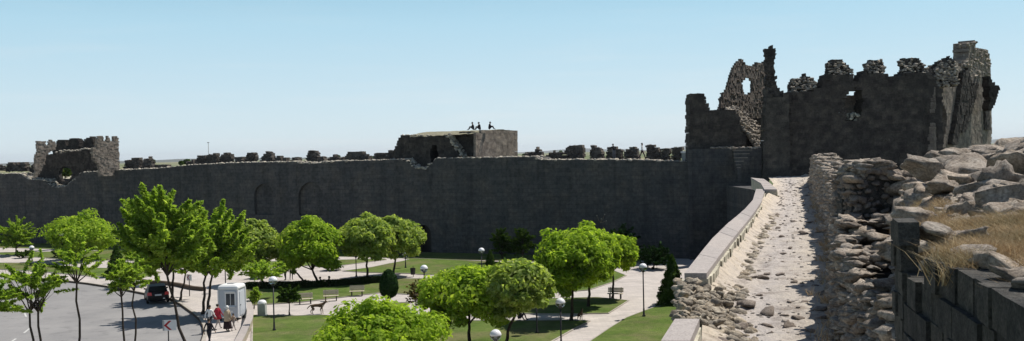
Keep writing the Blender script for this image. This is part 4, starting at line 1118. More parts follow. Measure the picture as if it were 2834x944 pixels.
T('tree', 'large bright tree on the grass island left of the diagonal path', (1437, 806), (1345, 1535, 574, 748), 'globe', 'globe_leaf', 10500, .16, .09, group=GP)
T('tree', 'tree with straight trunk crowded behind the large bright island tree', (1480, 771), (1405, 1562, 572, 722), 'globe', 'globe_leaf', 8500, .16, .09, group=GP)
T('tree', 'yellowish round tree over the bench at the head of the diagonal path', (1541, 751), (1490, 1598, 588, 686), 'globe', 'globe_leaf', 6500, .17, .10, group=GP)
T('tree', 'round umbrella tree with dark underside in the middle of the lower lawn', (1180, 874), (1066, 1292, 668, 832), 'globe', 'globe_leaf', 11500, .15, .085, group=GP)
T('tree', 'paler tree joined to the right side of the umbrella tree', (1268, 880), (1215, 1388, 650, 798), 'globe', 'pale_leaf', 9500, .15, .085, group=GP)
T('tree', 'nearest round green tree, cut off by the bottom edge', (975, 1000), (798, 1128, 768, 950), 'globe', 'globe_leaf', 16000, .125, .072, d=44, group=GP)
T('conifer', 'dark pointed conifer beside the stone coping', (1689, 765), (1655, 1728, 643, 768), 'cone', 'dull_leaf', 6000, .12, .05, group='conifers')
T('conifer', 'small dark egg shaped cypress by the bench path', (978, 762), (955, 1001, 678, 750), 'egg', 'dark_leaf', 5000, .09, .04, group='conifers')
T('conifer', 'little pointed conifer beside the lamp near the wall foot', (1233, 668), (1222, 1245, 630, 667), 'cone', 'dull_leaf', 1800, .12, .05, group='conifers')
T('conifer', 'small bushy conifer left of the lamp at the left lawn', (295, 695), (268, 320, 618, 694), 'cone', 'dull_leaf', 3000, .13, .06, group='conifers')
T('shrub', 'dull green shrub in the wall shade, left one of the pair', (1265, 660), (1232, 1291, 570, 655), 'airy', 'dull_leaf', 3600, .16, .09, cat='shrub', group='shrubs at the wall foot')
T('shrub', 'dull green shrub in the wall shade, right one of the pair', (1312, 660), (1283, 1346, 567, 655), 'airy', 'dull_leaf', 3600, .16, .09, cat='shrub', group='shrubs at the wall foot')
T('shrub', 'dark bush at the wall foot beyond the bench tree', (1556, 664), (1500, 1612, 560, 668), 'airy', 'dark_leaf', 3600, .16, .09, cat='shrub', group='shrubs at the wall foot')
T('shrub', 'low dark bush by the wall, behind the lamp on the diagonal path', (1642, 676), (1604, 1690, 618, 678), 'airy', 'dark_leaf', 3000, .16, .09, cat='shrub', group='shrubs at the wall foot')
T('sapling', 'reddish brown sapling right of the egg shaped cypress', (1040, 790), (1018, 1078, 700, 782), 'airy', 'red_leaf', 800, .10, .06, .03, cat='sapling', group='saplings')
T('sapling', 'dark small tree at the left end of the bench path', (728, 791), (698, 757, 718, 772), 'airy', 'dull_leaf', 2600, .12, .07, .05, cat='sapling', group='saplings')
T('sapling', 'thin leafy sapling right beside the white booth', (639, 775), (628, 655, 720, 770), 'airy', 'airy_leaf', 700, .12, .07, .03, cat='sapling', group='saplings')
T('sapling', 'low spreading feathery tree behind the booth roof', (640, 752), (604, 720, 655, 708), 'airy', 'airy_leaf', 1700, .14, .07, .05, cat='tree', group=GP)
# trees on the near side of the road (their feet lie below the picture)
T('tree', 'sparse forked young tree at the near side of the road, furthest left', (108, 1000), (-15, 172, 632, 812), 'sparse', 'airy_leaf', 3300, .115, .06, .075, 2, d=46, group=GP)
T('tree', 'thin speckled trunk tree between the forked tree and the twin stems', (206, 1000), (128, 252, 588, 735), 'sparse', 'airy_leaf', 1500, .115, .06, .07, d=47, group=GP)
T('tree', 'left one of the slim twin stemmed trees in front of the car', (324, 1000), (262, 345, 640, 765), 'sparse', 'airy_leaf', 2300, .115, .06, .065, d=48, group=GP)
T('tree', 'right one of the slim twin stemmed trees in front of the car', (342, 990), (296, 376, 620, 752), 'sparse', 'airy_leaf', 2500, .115, .06, .06, d=50, group=GP)
T('tree', 'leafy tree cut by the left edge, over the road', (-25, 1000), (-90, 52, 690, 812), 'sparse', 'airy_leaf', 3000, .115, .06, .07, d=44, group=GP)
# beyond the wall
fp = at(ZA(860, 575), 141)
T('tree', 'sunlit bush filling the round arch of the left tower', (160, 468), (150, 180, 424, 444), 'globe', 'pale_leaf', 1800, .2, .12, d=137, group='trees beyond the wall')
lm = tag(empty('limestone_bank', (fp.x, fp.y + .6, 0), math.atan(WK)), 'pale sunlit limestone bank seen through the round arch', 'stone bank')
V = []; Fc = []
for j in range(13):
    for i in range(15):
        x = -6 + i * .85; y = -7 + j * 1.1; z = 6.6 + 3.2 * (j / 9 if j < 9 else 1 - .1 * (j - 9)) + .35 * noise.noise(Vector((x * .6, y * .6, 7))) + .2 * noise.noise(Vector((x * 1.7, y * 1.7, 7)))
        V.append((x, y, z if 0 < j < 12 and 0 < i < 14 else -.1))
for j in range(12):
    for i in range(14):
        k = j * 15 + i; Fc.append((k, k + 1, k + 16, k + 15))
m_ = MB(); m_.add(V, Fc); m_.build('bank_slope', M['sand'], lm)
rb = RB()
for k in range(60):
    x, y = random.uniform(-4.5, 4.5), random.uniform(-5, 2); s = random.uniform(.15, .45); rb.rock((x, y, 6.6 + 3.2 * (y + 7) / 9.9), (s, s, s * .6), 1, 6)
rb.build('bank_stones', M['sand'], lm)
rows = [(455, 300), (470, 380), (500, 420), (640, 500), (700, 600), (850, 520), (936, 300), (1320, 420), (1338, 480), (1410, 500), (1700, 700), (372, 350), (385, 420)]
for k, (x, d) in enumerate(rows):
    p = at(D(x, 400), d); h = d / F * random.uniform(9, 15) + (11 if False else 0)
    r = tag(empty('distant_tree', (p.x, p.y, 0)), 'tiny dark tree on the far plain beyond the wall', 'tree', 'distant trees on the plain')
    hz = 11 - random.uniform(0, .8) * d / 300
    m_ = MB(); m_.tube([(0, 0, 0), (0, 0, hz - 1)], [.25, .12], 6); m_.build('trunk', M['bark'], r)
    rr = d / F * random.uniform(5, 9)
    V, Fc = crown_mesh('globe', rr, min(rr * .9, 4), hz - .6, 500, .35, .25); link('crown', tri_mesh('crown', V, Fc), M['dull_leaf'], r)
# clipped hedge at the back edge of the middle lawn
hp = [gnd(q, .16) for q in pts(Z3, (95, 533), (350, 531), (600, 521), (780, 505), (930, 495), (1010, 482))]
P = []; Nn = []
hd = tag(empty('hedge', hp[2]), 'low dark clipped hedge along the plaza edge', 'hedge')
for a, b in zip(hp, hp[1:]):
    t = (b - a); ln = t.length; t.normalize(); nrm = Vector((-t.y, t.x, 0))
    for _ in range(int(ln * 520)):
        q = a + t * random.uniform(0, ln); s = random.random(); hh = .5 + .07 * noise.noise(q * 1.3)
        if s < .45: v = q + nrm * -.3 + Vector((0, 0, random.uniform(0, hh))); m = -nrm
        elif s < .8: v = q + nrm * random.uniform(-.3, .3) + Vector((0, 0, hh)); m = Vector((0, 0, 1))
        else: v = q + nrm * .3 + Vector((0, 0, random.uniform(0, hh))); m = nrm
        P.append(v); Nn.append(m)
V, Fc = leaves(np.array(P), np.array(Nn), .075, .045); under(link('hedge_leaves', tri_mesh('hedge', V, Fc), M['hedge_leaf'], hd), hd)
m_ = MB()
for a, b in zip(hp, hp[1:]):
    t = (b - a).normalized(); nrm = Vector((-t.y, t.x, 0)) * .24
    m_.hexa([tuple(v + Vector((0, 0, z))) for z in (-.05, .42) for v in (a - nrm, b - nrm, b + nrm, a + nrm)])
under(m_.build('hedge_stems', M['bark'], hd, recalc=True), hd)
# ragged shrubs showing above the hedge and at the plaza's far edge
for x, y, w_, h_, lab in ((650, 690, 26, 16, 'small ragged shrub by the plaza, below the pale tree'), (835, 672, 26, 12, 'small green shrub at the far edge of the plaza'), (150, 640, 20, 12, 'low shrub at the wall foot on the far left lawn'), (60, 642, 20, 10, 'low shrub under the small loose tree on the left')):
    T('shrub', lab, (x, y + h_ * .6), (x - w_, x + w_, y - h_, y + h_ * .6), 'airy', 'dull_leaf', 900, .14, .09, .03, cat='shrub', group='low shrubs')
# dry flowering stalks growing out of the wall
wp = WF.uv(D(1510, 560)); o = WF.w(wp[0], wp[1], .02)
ws = tag(empty('wall_plant', o), 'dry flowering stalks growing out of the dark wall', 'plant')
m_ = MB(); m2 = MB()
for dx, dz in ((-.35, .75), (.45, .85), (.1, .4), (.6, .2)):
    m_.tube([(0, 0, 0), (dx * .5, -.25, dz * .35), (dx, -.35, dz)], [.012, .01, .006], 5); m2.ball((dx, -.35, dz), .05, 0, 6, 4)
m_.build('stalks', M['dry'], ws); m2.build('flower_heads', M['sand'], ws)
# ------------------------------------------------------------------ lamps
def lamp(top, base, label, gz=.165, gd=None):
    g = gnd(D(*base), gz) if gd is None else Vector((at(D(*base), gd).x, gd, gz))
    zt = at(D(*top), g.y).z - gz                       # centre of the globe
    root = tag(empty('park_lamp', g), label, 'lamp', 'globe lamps of the park')
    m_ = MB()
    m_.lathe([(.0, 0), (.11, 0), (.11, .06), (.065, .12), (.055, .5), (.045, .55), (.04, zt - .3), (.0, zt - .3)], n=10); m_.build('pole', M['pole'], root, smooth=True)
    r = .27
    m_ = MB(); m_.lathe([(.0, zt - .32), (.075, zt - .31), (.13, zt - .2), (.12, zt - .17), (.0, zt - .17)], n=14); m_.build('collar', M['pole'], root)
    m_ = MB(); m_.lathe([(.12, zt - .24)] + [(r * math.cos(a), zt + r * math.sin(a)) for a in (-.95, -.7, -.45, -.2, .0)], n=18); m_.build('glass_globe', M['glass'], root, smooth=True)
    m_ = MB(); m_.lathe([(r * .96, zt - .015), (r * 1.03, zt)] + [(r * 1.03 * math.cos(a), zt + r * 1.0 * math.sin(a)) for a in (.2, .45, .7, .95, 1.2, 1.4, 1.55)], n=18); m_.build('lamp_cap', M['lamp_cap'], root, smooth=True)
    m_ = MB(); m_.lathe([(.0, zt - .17), (.05, zt - .16), (.06, zt - .05), (.0, zt + .02)], n=8); m_.build('bulb', M['white'], root, smooth=True)
    return root
lamp((1617, 673), (1620, 796), 'globe lamp right of the diagonal path, tallest on the lawn edge')
lamp((1412, 762), (1412, 880), 'globe lamp before the tree shadow left of the diagonal path')
lamp((1250, 843), (1250, 985), 'globe lamp at the bottom edge, under the pale joined tree', gd=46)
lamp((1095, 793), (1095, 905), 'globe lamp beside the nearest round tree, left of the umbrella tree', gd=58)
lamp((1067, 676), (1069, 771), 'globe lamp between the reddish sapling and the umbrella tree')
lamp((1212, 631), (1213, 715), 'globe lamp before the wall, next to the little conifer', gd=86)
lamp((894, 640), (897, 717), 'globe lamp standing before the round tree on the plaza', gd=88)
lamp((686, 706), (690, 831), 'globe lamp on the lower lawn right of the booth')
lamp((567, 657), (568, 735), 'globe lamp rising behind the white booth', gd=80)
lamp((322, 628), (323, 700), 'globe lamp on the left lawn behind the twin stemmed trees', gd=88)
lamp((343, 588), (344, 655), 'globe lamp near the wall left of the tallest tree', gd=103)
lamp((80, 624), (81, 668), 'globe lamp near the wall on the far left', gd=108)
lamp((1352, 740), (1351, 838), 'lamp post whose globe hides in the crown of the pale joined tree')
lamp((1020, 640), (1021, 697), 'lamp post under the crown of the tree by the doorway', gd=94)
lamp((157, 592), (158, 668), 'globe lamp in front of the bright round tree by the wall', gd=105)
# stubby white topped pillar
g = gnd(D(660, 795)); s = g.y / F * 1.1001
pl = tag(empty('stone_pillar', g), 'short pale pillar with a white rounded top on the booth side path', 'pillar')
m_ = MB(); m_.box((-.26, -.26, -.05), (.26, .26, .85)); m_.box((-.32, -.32, -.05), (.32, .32, .1)); m_.build('pillar_shaft', M['concrete'], pl)
m_ = MB(); m_.lathe([(.0, 1.12), (.16, 1.1), (.27, 1.02), (.31, .9), (.31, .852), (0, .852)], n=16); m_.build('pillar_cap', M['white'], pl, smooth=True)

# ------------------------------------------------------------------ benches
def bench(px, rz, label, w=1.3):
    g = gnd(D(*px), .13); root = tag(empty('park_bench', g, rz), label, 'bench', 'benches along the park paths'); root.scale = (.88, .88, .88)
    m_ = MB()
    for k in range(4): m_.box((-w / 2, -.22 + k * .115, .42), (w / 2, -.12 + k * .115, .455))
    m_.build('seat', M['wood'], root)
    m_ = MB()
    for k in range(3):
        z = .52 + k * .13; m_.hexa([(-w / 2, .25 + k * .03, z), (w / 2, .25 + k * .03, z), (w / 2, .28 + k * .03, z), (-w / 2, .28 + k * .03, z), (-w / 2, .28 + k * .03, z + .11), (w / 2, .28 + k * .03, z + .11), (w / 2, .31 + k * .03, z + .11), (-w / 2, .31 + k * .03, z + .11)])
    m_.build('backrest', M['wood'], root)
    for x in (-w / 2 + .2, w / 2 - .2):
        m_ = MB(); m_.box((x - .04, -.2, -.03), (x + .04, -.12, .418)); m_.box((x - .04, .17, -.03), (x + .04, .24, .418)); m_.box((x - .04, -.2, .36), (x + .04, .24, .417)); m_.hexa([(x - .03, .245, .38), (x + .03, .245, .38), (x + .03, .29, .38), (x - .03, .29, .38), (x - .03, .355, .92), (x + .03, .355, .92), (x + .03, .385, .92), (x - .03, .385, .92)])
        m_.build('leg', M['dark_metal'], root)
    return root
bench((768, 765), R(16), 'pale wooden bench by the dark small tree, left of the dog')
bench((833, 757), R(12), 'pale wooden bench straight above the dog, turned to the path')
bench((898, 745), R(4), 'wooden bench near the egg shaped cypress, half behind leaves')
bench((1548, 752), R(-15), 'wooden bench under the yellowish tree at the path head')

# ------------------------------------------------------------------ litter bins
def bin_(px, label):
    g = gnd(D(*px)); root = tag(empty('litter_bin', g), label, 'litter bin', 'litter bins')
    m_ = MB(); m_.lathe([(0, .22), (.19, .22), (.24, .8), (.21, .8), (.17, .26), (0, .26)], n=14); m_.build('basket', M['dark_metal'], root)
    m_ = MB(); m_.tube([(0, .27, -.05), (0, .27, .95)], .03, 6); m_.tube([(0, .28, .6), (0, .2, .6)], .02, 5); m_.build('post', M['pole'], root)
bin_((1662, 763), 'dark litter bin at the foot of the pointed conifer'); bin_((1039, 697), 'dark litter bin on the edge of the upper lawn')

# ------------------------------------------------------------------ chevron signs
def chevron(px, d, w, ztop, rz, label, back=False):
    p = at(D(*px), d); root = tag(empty('chevron_sign', (p.x, p.y, .1 if d < 60 else .12), rz), label, 'road sign')
    h = w
    m_ = MB(); m_.tube([(0, .04, -.2), (0, .04, ztop - .02)], .035, 8); m_.build('post', M['pole'], root)
    m_ = MB(); m_.box((-w / 2, -.012, ztop - h), (w / 2, .012, ztop)); m_.box((w / 2 + .002, -.01, ztop - h), (w / 2 + .3 * w, .01, ztop)); m_.build('panel', M['white'], root)
    m_ = MB(); t = .26 * w; zc = ztop - h / 2
    q = [(-.38 * w, 0), (.10 * w, .44 * h), (.10 * w + t, .44 * h), (-.38 * w + t, 0), (.10 * w + t, -.44 * h), (.10 * w, -.44 * h)]
    for idx in ((0, 3, 2, 1), (0, 5, 4, 3)):
        m_.add([(q[i][0], -.016, zc + q[i][1]) for i in idx], [(0, 1, 2, 3)])
    m_.build('chevron', M['red'], root)
    m_ = MB(); m_.box((-w / 2 - .0, -.0145, ztop - h), (-w / 2 + .16 * w, -.0125, ztop)); m_.build('grey_edge', M['sign_back'], root)
chevron((424, 870), 58, .62, 1.42, R(4), 'white square sign with red left arrow beside the road')
chevron((476, 745), 78, .5, 1.75, R(-38), 'small red marked sign on the pavement behind the street trees')

# ------------------------------------------------------------------ booth
g = gnd(D(585, 803), .12); s = g.y / F * 1.1001
bo = tag(empty('guard_booth', g, R(-6)), 'white guard booth with sliding window and rounded roof', 'booth'); bo.scale = (.83, .83, .83)
W_, Dp, Z0, Z1_ = .80, .8, .28, 2.55
m_ = MB()
wx0, wx1, wz0, wz1 = -.18, .55, 1.25, 2.2      # window opening in the front
m_.box((-W_, -Dp, Z0), (wx0, -Dp + .06, Z1_)); m_.box((wx1, -Dp, Z0), (W_, -Dp + .06, Z1_)); m_.box((wx0, -Dp, Z0), (wx1, -Dp + .06, wz0)); m_.box((wx0, -Dp, wz1), (wx1, -Dp + .06, Z1_))
m_.box((-W_, -Dp + .06, Z0), (-W_ + .06, Dp, Z1_)); m_.box((W_ - .06, -Dp + .06, Z0), (W_, Dp, Z1_)); m_.box((-W_ + .06, Dp - .06, Z0), (W_ - .06, Dp, Z1_)); m_.box((-W_ + .06, -Dp + .06, Z0), (W_ - .06, Dp - .06, Z0 + .06))
m_.build('booth_walls', M['booth'], bo)
m_ = MB()
def rr(hw, hd, z, c=.16):
    return [(sx * (hw - c) + cx_ * c, sy * (hd - c) + cy_ * c, z) for sx, sy, cs in ((1, 1, (0, 45, 90)), (-1, 1, (90, 135, 180)), (-1, -1, (180, 225, 270)), (1, -1, (270, 315, 360))) for cx_, cy_ in [(math.cos(R(a)), math.sin(R(a))) for a in cs]]
rings = [rr(W_ + .05, Dp + .05, Z1_), rr(W_ + .08, Dp + .08, Z1_ + .08), rr(W_ + .05, Dp + .05, Z1_ + .22), rr(W_ - .08, Dp - .08, Z1_ + .33), rr(W_ - .3, Dp - .3, Z1_ + .36)]
V = [v for r_ in rings for v in r_]; n = 12
Fc = [(i * n + k, i * n + (k + 1) % n, (i + 1) * n + (k + 1) % n, (i + 1) * n + k) for i in range(4) for k in range(n)] + [tuple(range(4 * n, 5 * n)), tuple(range(n - 1, -1, -1))]
m_.add(V, Fc); rf = m_.build('roof', M['white'], bo)
m_ = MB(); m_.box((-.3, -.2, Z1_ + .362), (.25, .3, Z1_ + .42)); m_.build('roof_vent', M['sign_back'], rf)
m_ = MB()
for a, b in (((wx0 - .09, wz0 - .08), (wx1 + .09, wz0)), ((wx0 - .09, wz1), (wx1 + .09, wz1 + .10)), ((wx0 - .09, wz0), (wx0, wz1)), ((wx1, wz0), (wx1 + .09, wz1))):
    m_.box((a[0], -Dp - .03, a[1]), (b[0], -Dp + .03, b[1]))
wn = m_.build('window', M['white'], bo)
m_ = MB(); m_.box((wx0, -Dp + .02, wz0), (wx1, -Dp + .03, wz1)); m_.build('pane', M['window'], wn)
m_ = MB(); m_.box(((wx0 + wx1) / 2 - .02, -Dp + .005, wz0), ((wx0 + wx1) / 2 + .02, -Dp + .018, wz1)); m_.build('sash_bar', M['white'], wn)
m_ = MB(); m_.box((-.3, -Dp - .12, wz1 + .12), (.6, -Dp - .002, wz1 + .2)); m_.build('window_hood', M['white'], bo)
m_ = MB(); m_.box((-.3, -Dp - .2, wz0 - .14), (.62, -Dp - .032, wz0 - .09)); m_.build('counter', M['white'], bo)
for sx in (-1, 1):
    for sy in (-1, 1):
        m_ = MB(); m_.box((sx * (W_ - .12) - .07, sy * (Dp - .12) - .07, -.03), (sx * (W_ - .12) + .07, sy * (Dp - .12) + .07, Z0)); m_.build('leg', M['dark_metal'], bo)
for sx in (-1, 1):
    for sy in (-1, 1):
        m_ = MB(); m_.box((sx * (W_ + .015) - .045, sy * (Dp + .015) - .045, Z0), (sx * (W_ + .015) + .045, sy * (Dp + .015) + .045, Z1_ - .01)); m_.build('corner_trim', M['white'], bo)
m_ = MB(); m_.box((W_ + .004, -.4, Z0 + .1), (W_ + .03, .4, 2.3)); dr = m_.build('door', M['booth'], bo)
m_ = MB(); m_.box((W_ + .031, -.35, 1.2), (W_ + .08, -.28, 1.26)); m_.build('handle', M['dark_metal'], dr)
m_ = MB(); m_.lathe([(0, 0), (.09, 0), (.09, .04), (0, .05)], n=12); v = m_.build('round_vent', M['white'], bo); v.location = (.3, -Dp, .75); v.rotation_euler = (R(90), 0, 0)
# low beige wall curving away right of the booth
lwp = [gnd(Z2(x, y), .12) for x, y in ((533, 690), (548, 715), (556, 745), (552, 785), (535, 825), (515, 870), (485, 930))]
lw = tag(empty('low_wall', lwp[3]), 'low curved beige wall between the booth pavement and the lawn', 'low wall')
m_ = MB(); m2 = MB()
L = []
for i, p in enumerate(lwp):
    t = (lwp[min(i + 1, 6)] - lwp[max(i - 1, 0)]).normalized(); L.append((p, Vector((-t.y, t.x, 0))))
for (p, n1), (q, n2) in zip(L, L[1:]):
    for mm, hw, z0, z1 in ((m_, .17, .0, .62), (m2, .22, .622, .70)):
        mm.hexa([(v.x, v.y, z) for z in (z0, z1) for v in (p - n1 * hw, q - n2 * hw, q + n2 * hw, p + n1 * hw)])
under(m_.build('wall_face', M['low_wall'], lw, recalc=True), lw); under(m2.build('capstone', M['coping'], lw, recalc=True), lw)

# ------------------------------------------------------------------ parked car (hatchback seen from behind)
def loft(m_, secs, mi=0, close=True):
    n = len(secs[0]); V = [v for s_ in secs for v in s_]
    Fc = [(i * n + k, i * n + (k + 1) % n, (i + 1) * n + (k + 1) % n, (i + 1) * n + k) for i in range(len(secs) - 1) for k in range(n)]
    Fc += [tuple(range(n - 1, -1, -1)), tuple((len(secs) - 1) * n + k for k in range(n))]
    m_.add(V, Fc, mi)
def sec(y, hw, z0, z1, c=.16):
    return [(hw - .08, y, z0), (hw, y, z0 + .12), (hw + .01, y, (z0 + z1) / 2), (hw - .02, y, z1 - c), (hw - .12, y, z1), (-hw + .12, y, z1), (-hw + .02, y, z1 - c), (-hw - .01, y, (z0 + z1) / 2), (-hw, y, z0 + .12), (-hw + .08, y, z0)]
cp = gnd(D(394, 757), .004)
car = tag(empty('parked_car', cp, R(24)), 'dark hatchback parked at the kerb with red rear lamps', 'car'); car.scale = (.92, .92, .92)
m_ = MB()      # rear is at -y
loft(m_, [sec(-2.06, .70, .38, .86), sec(-1.98, .82, .27, .98), sec(-1.5, .87, .22, 1.02), sec(-.4, .88, .2, 1.0), sec(.9, .88, .2, .98), sec(1.3, .86, .22, .92), sec(1.9, .80, .25, .80), sec(2.05, .68, .34, .66)])
loft(m_, [[(.76, -1.93, .99), (-.76, -1.93, .99), (-.60, -1.72, 1.02), (.60, -1.72, 1.02)], [(.77, -1.8, 1.0), (-.77, -1.8, 1.0), (-.62, -1.42, 1.42), (.62, -1.42, 1.42)], [(.79, -.6, 1.0), (-.79, -.6, 1.0), (-.63, -.5, 1.5), (.63, -.5, 1.5)], [(.79, .3, 1.0), (-.79, .3, 1.0), (-.60, .1, 1.47), (.60, .1, 1.47)], [(.76, 1.05, .95), (-.76, 1.05, .95), (-.6, .95, .98), (.6, .95, .98)]])
bd = m_.build('body', M['car'], car, recalc=True)
bv = bd.modifiers.new('soft_edges', 'BEVEL'); bv.width = .035; bv.segments = 2
m_ = MB(); m_.add([(.60, -1.845, 1.05), (-.60, -1.845, 1.05), (-.52, -1.475, 1.40), (.52, -1.475, 1.40)], [(0, 1, 2, 3)]); m_.build('rear_window', M['car_glass'], car)
m_ = MB(); m_.add([(.66, 1.02, 1.0), (-.66, 1.02, 1.0), (-.55, .2, 1.45), (.55, .2, 1.45)], [(0, 3, 2, 1)]); m_.build('windscreen', M['car_glass'], car)
for sx in (-1, 1):
    m_ = MB(); m_.add([(sx * .795, -1.45, 1.05), (sx * .80, .2, 1.05), (sx * .66, .05, 1.42), (sx * .665, -1.25, 1.42)], [(0, 1, 2, 3)]); m_.build('side_window', M['car_glass'], car)
    m_ = MB(); m_.hexa([(sx * .50, -2.10, .74), (sx * .86, -2.0, .74), (sx * .84, -1.78, .80), (sx * .56, -1.9, .80), (sx * .54, -2.06, .99), (sx * .84, -1.97, .99), (sx * .81, -1.78, .98), (sx * .58, -1.9, .98)]); m_.build('tail_lamp', M['tail'], car, recalc=True)
    m_ = MB(); m_.hexa([(sx * .80, .32, .98), (sx * .98, .28, 1.0), (sx * .98, .40, 1.0), (sx * .80, .42, .98), (sx * .80, .32, 1.08), (sx * .98, .28, 1.12), (sx * .98, .40, 1.12), (sx * .80, .42, 1.08)]); m_.build('wing_mirror', M['car'], car, recalc=True)
    m_ = MB(); m_.ball((sx * .58, 1.98, .62), (.16, .08, .08)); m_.build('headlight', M['white'], car)
    for y in (-1.28, 1.28):
        m_ = MB(); m_.lathe([(.17, -.1), (.27, -.1), (.315, -.06), (.315, .06), (.27, .1), (.17, .1), (.17, -.1)], n=20); wv = m_.build('wheel', M['tyre'], car, smooth=True); wv.location = (sx * .80, y, .315); wv.rotation_euler = (0, R(90), 0)
        m_ = MB(); m_.lathe([(0, -.07), (.17, -.09), (.17, .09), (.0, .07)], n=14); m_.build('rim', M['rim'], wv)
m_ = MB(); m_.box((-.26, -2.085, .70), (.26, -2.062, .82)); m_.build('number_plate', M['plate'], car)
m_ = MB(); m_.box((-.72, -2.10, .36), (.72, -2.03, .56)); m_.build('bumper', M['tyre'], car)
m_ = MB(); m_.box((.36, -2.106, .42), (.52, -2.101, .50)); m_.build('reflector', M['white'], car)

# ------------------------------------------------------------------ distant mast
p = at(D(525, 400), 330)
ms = tag(empty('mast', (p.x, p.y, 0)), 'thin lattice mast rising beyond the wall against the sky', 'mast')
zt = at(D(525, 358), 330).z
m_ = MB(); m_.tube([(0, 0, 0), (0, 0, zt)], [.12, .08], 6); m_.build('pole', M['sign_back'], ms)
m_ = MB(); m_.box((-.3, -.15, zt - .2), (.3, .15, zt)); m_.build('lamp_head', M['dark_metal'], ms)
# ------------------------------------------------------------------ people and the dog
def skinned(name, J, bones, rad, root, lev=1):
    """one continuous skin over a jointed skeleton"""
    names = list(J); ix = {k: i for i, k in enumerate(names)}
    me = bpy.data.meshes.new(name); me.from_pydata([J[k] for k in names], [(ix[a], ix[b]) for a, b in bones], [])
    ob = bpy.data.objects.new(name, me); COL.objects.link(ob)
    md = ob.modifiers.new('skin', 'SKIN')
    for k in names:
        r = rad[k]; sv_ = me.skin_vertices[0].data[ix[k]]; sv_.radius = r if isinstance(r, tuple) else (r, r); sv_.use_root = (k == root)
    md.use_smooth_shade = True
    sb = ob.modifiers.new('sub', 'SUBSURF'); sb.levels = lev; sb.render_levels = lev
    dg = bpy.context.evaluated_depsgraph_get(); out = bpy.data.meshes.new_from_object(ob.evaluated_get(dg))
    bpy.data.objects.remove(ob); bpy.data.meshes.remove(me)
    return out
def seg_d(p, a, b):
    ab = b - a; t = max(0, min(1, (p - a).dot(ab) / max(ab.length_squared, 1e-9))); return (p - (a + ab * t)).length
def person(loc, yaw, label, pose='stand', h=1.70, top='top_grey', topc=(.2, .2, .2), bot='trousers_dark', botc=(.03, .03, .035), extra=(), group=None, hair=True, fem=False):
    J = {k: Vector(v) for k, v in {'pelvis': (0, 0, .95), 'waist': (0, .0, 1.1), 'chest': (0, 0, 1.3), 'neck': (0, .01, 1.46), 'jaw': (0, -.01, 1.55), 'crown': (0, 0, 1.66)}.items()}
    ph = {'walk': .32, 'stand': .03}.get(pose, 0)
    for s, sx in (('L', -1), ('R', 1)):
        f = ph * sx
        J['hip' + s] = Vector((sx * .09, 0, .90)); J['knee' + s] = Vector((sx * .10, -f * .55 - .02, .49)); J['ankle' + s] = Vector((sx * .10, -f + (.08 if f < 0 else .02), .09)); J['toe' + s] = J['ankle' + s] + Vector((sx * .02, -.16, -.055))
        J['sh' + s] = Vector((sx * (.15 if fem else .17), .01, 1.40)); J['el' + s] = Vector((sx * .23, .03 + f * .4, 1.13)); J['wr' + s] = Vector((sx * .23, -.06 + f * .75, .90)); J['ha' + s] = Vector((sx * .225, -.10 + f * .85, .82))
    if pose == 'sit':
        dz = .50
        for k in ('pelvis', 'waist', 'chest', 'neck', 'jaw', 'crown'): J[k] += Vector((0, 0, -dz))
        for k in ('waist', 'chest', 'neck', 'jaw', 'crown'): J[k] += Vector((0, -.12 * (J[k].z - .45), 0))
        for s, sx in (('L', -1), ('R', 1)):
            J['hip' + s] = Vector((sx * .09, -.02, .42)); J['knee' + s] = Vector((sx * .13, -.44, .47)); J['ankle' + s] = Vector((sx * .12, -.40, .08)); J['toe' + s] = Vector((sx * .13, -.56, .04))
            J['sh' + s] += Vector((0, -.1, -dz)); J['el' + s] = Vector((sx * .25, -.14, .66)); J['wr' + s] = Vector((sx * .15, -.34, .58)); J['ha' + s] = Vector((sx * .12, -.42, .56))
    if pose == 'ground':
        for k in ('pelvis', 'waist', 'chest', 'neck', 'jaw', 'crown'): J[k] += Vector((0, -.18 * (J[k].z - .95) / .7, -.83))
        for s, sx in (('L', -1), ('R', 1)):
            J['hip' + s] = Vector((sx * .09, -.03, .10)); J['knee' + s] = Vector((sx * .14, -.38, .42)); J['ankle' + s] = Vector((sx * .12, -.60, .08)); J['toe' + s] = Vector((sx * .13, -.76, .04))
            J['sh' + s] += Vector((0, -.11, -.83)); J['el' + s] = Vector((sx * .27, -.20, .36)); J['wr' + s] = Vector((sx * .16, -.40, .40)); J['ha' + s] = Vector((sx * .12, -.47, .41))
    if pose == 'lean':
        for k in ('chest', 'neck', 'jaw', 'crown'): J[k] += Vector((0, -.45 * (J[k].z - 1.0), -.12 * (J[k].z - 1)))
        for s, sx in (('L', -1), ('R', 1)):
            J['sh' + s] += Vector((0, -.18, -.05)); J['el' + s] = Vector((sx * .26, -.36, 1.14)); J['wr' + s] = Vector((sx * .16, -.52, 1.12)); J['ha' + s] = Vector((sx * .12, -.60, 1.11))
    B = [('pelvis', 'waist'), ('waist', 'chest'), ('chest', 'neck'), ('neck', 'jaw'), ('jaw', 'crown')]
    Rd = {'pelvis': (.15, .11), 'waist': (.125, .095), 'chest': (.155, .105), 'neck': .055, 'jaw': (.075, .085), 'crown': (.08, .095)}
    for s, sx in (('L', -1), ('R', 1)):
        B += [('pelvis', 'hip' + s), ('hip' + s, 'knee' + s), ('knee' + s, 'ankle' + s), ('ankle' + s, 'toe' + s), ('chest', 'sh' + s), ('sh' + s, 'el' + s), ('el' + s, 'wr' + s), ('wr' + s, 'ha' + s)]
        Rd.update({'hip' + s: .085, 'knee' + s: .058, 'ankle' + s: .042, 'toe' + s: (.042, .03), 'sh' + s: .062, 'el' + s: .043, 'wr' + s: .03, 'ha' + s: (.038, .02)})
    k = h / 1.75
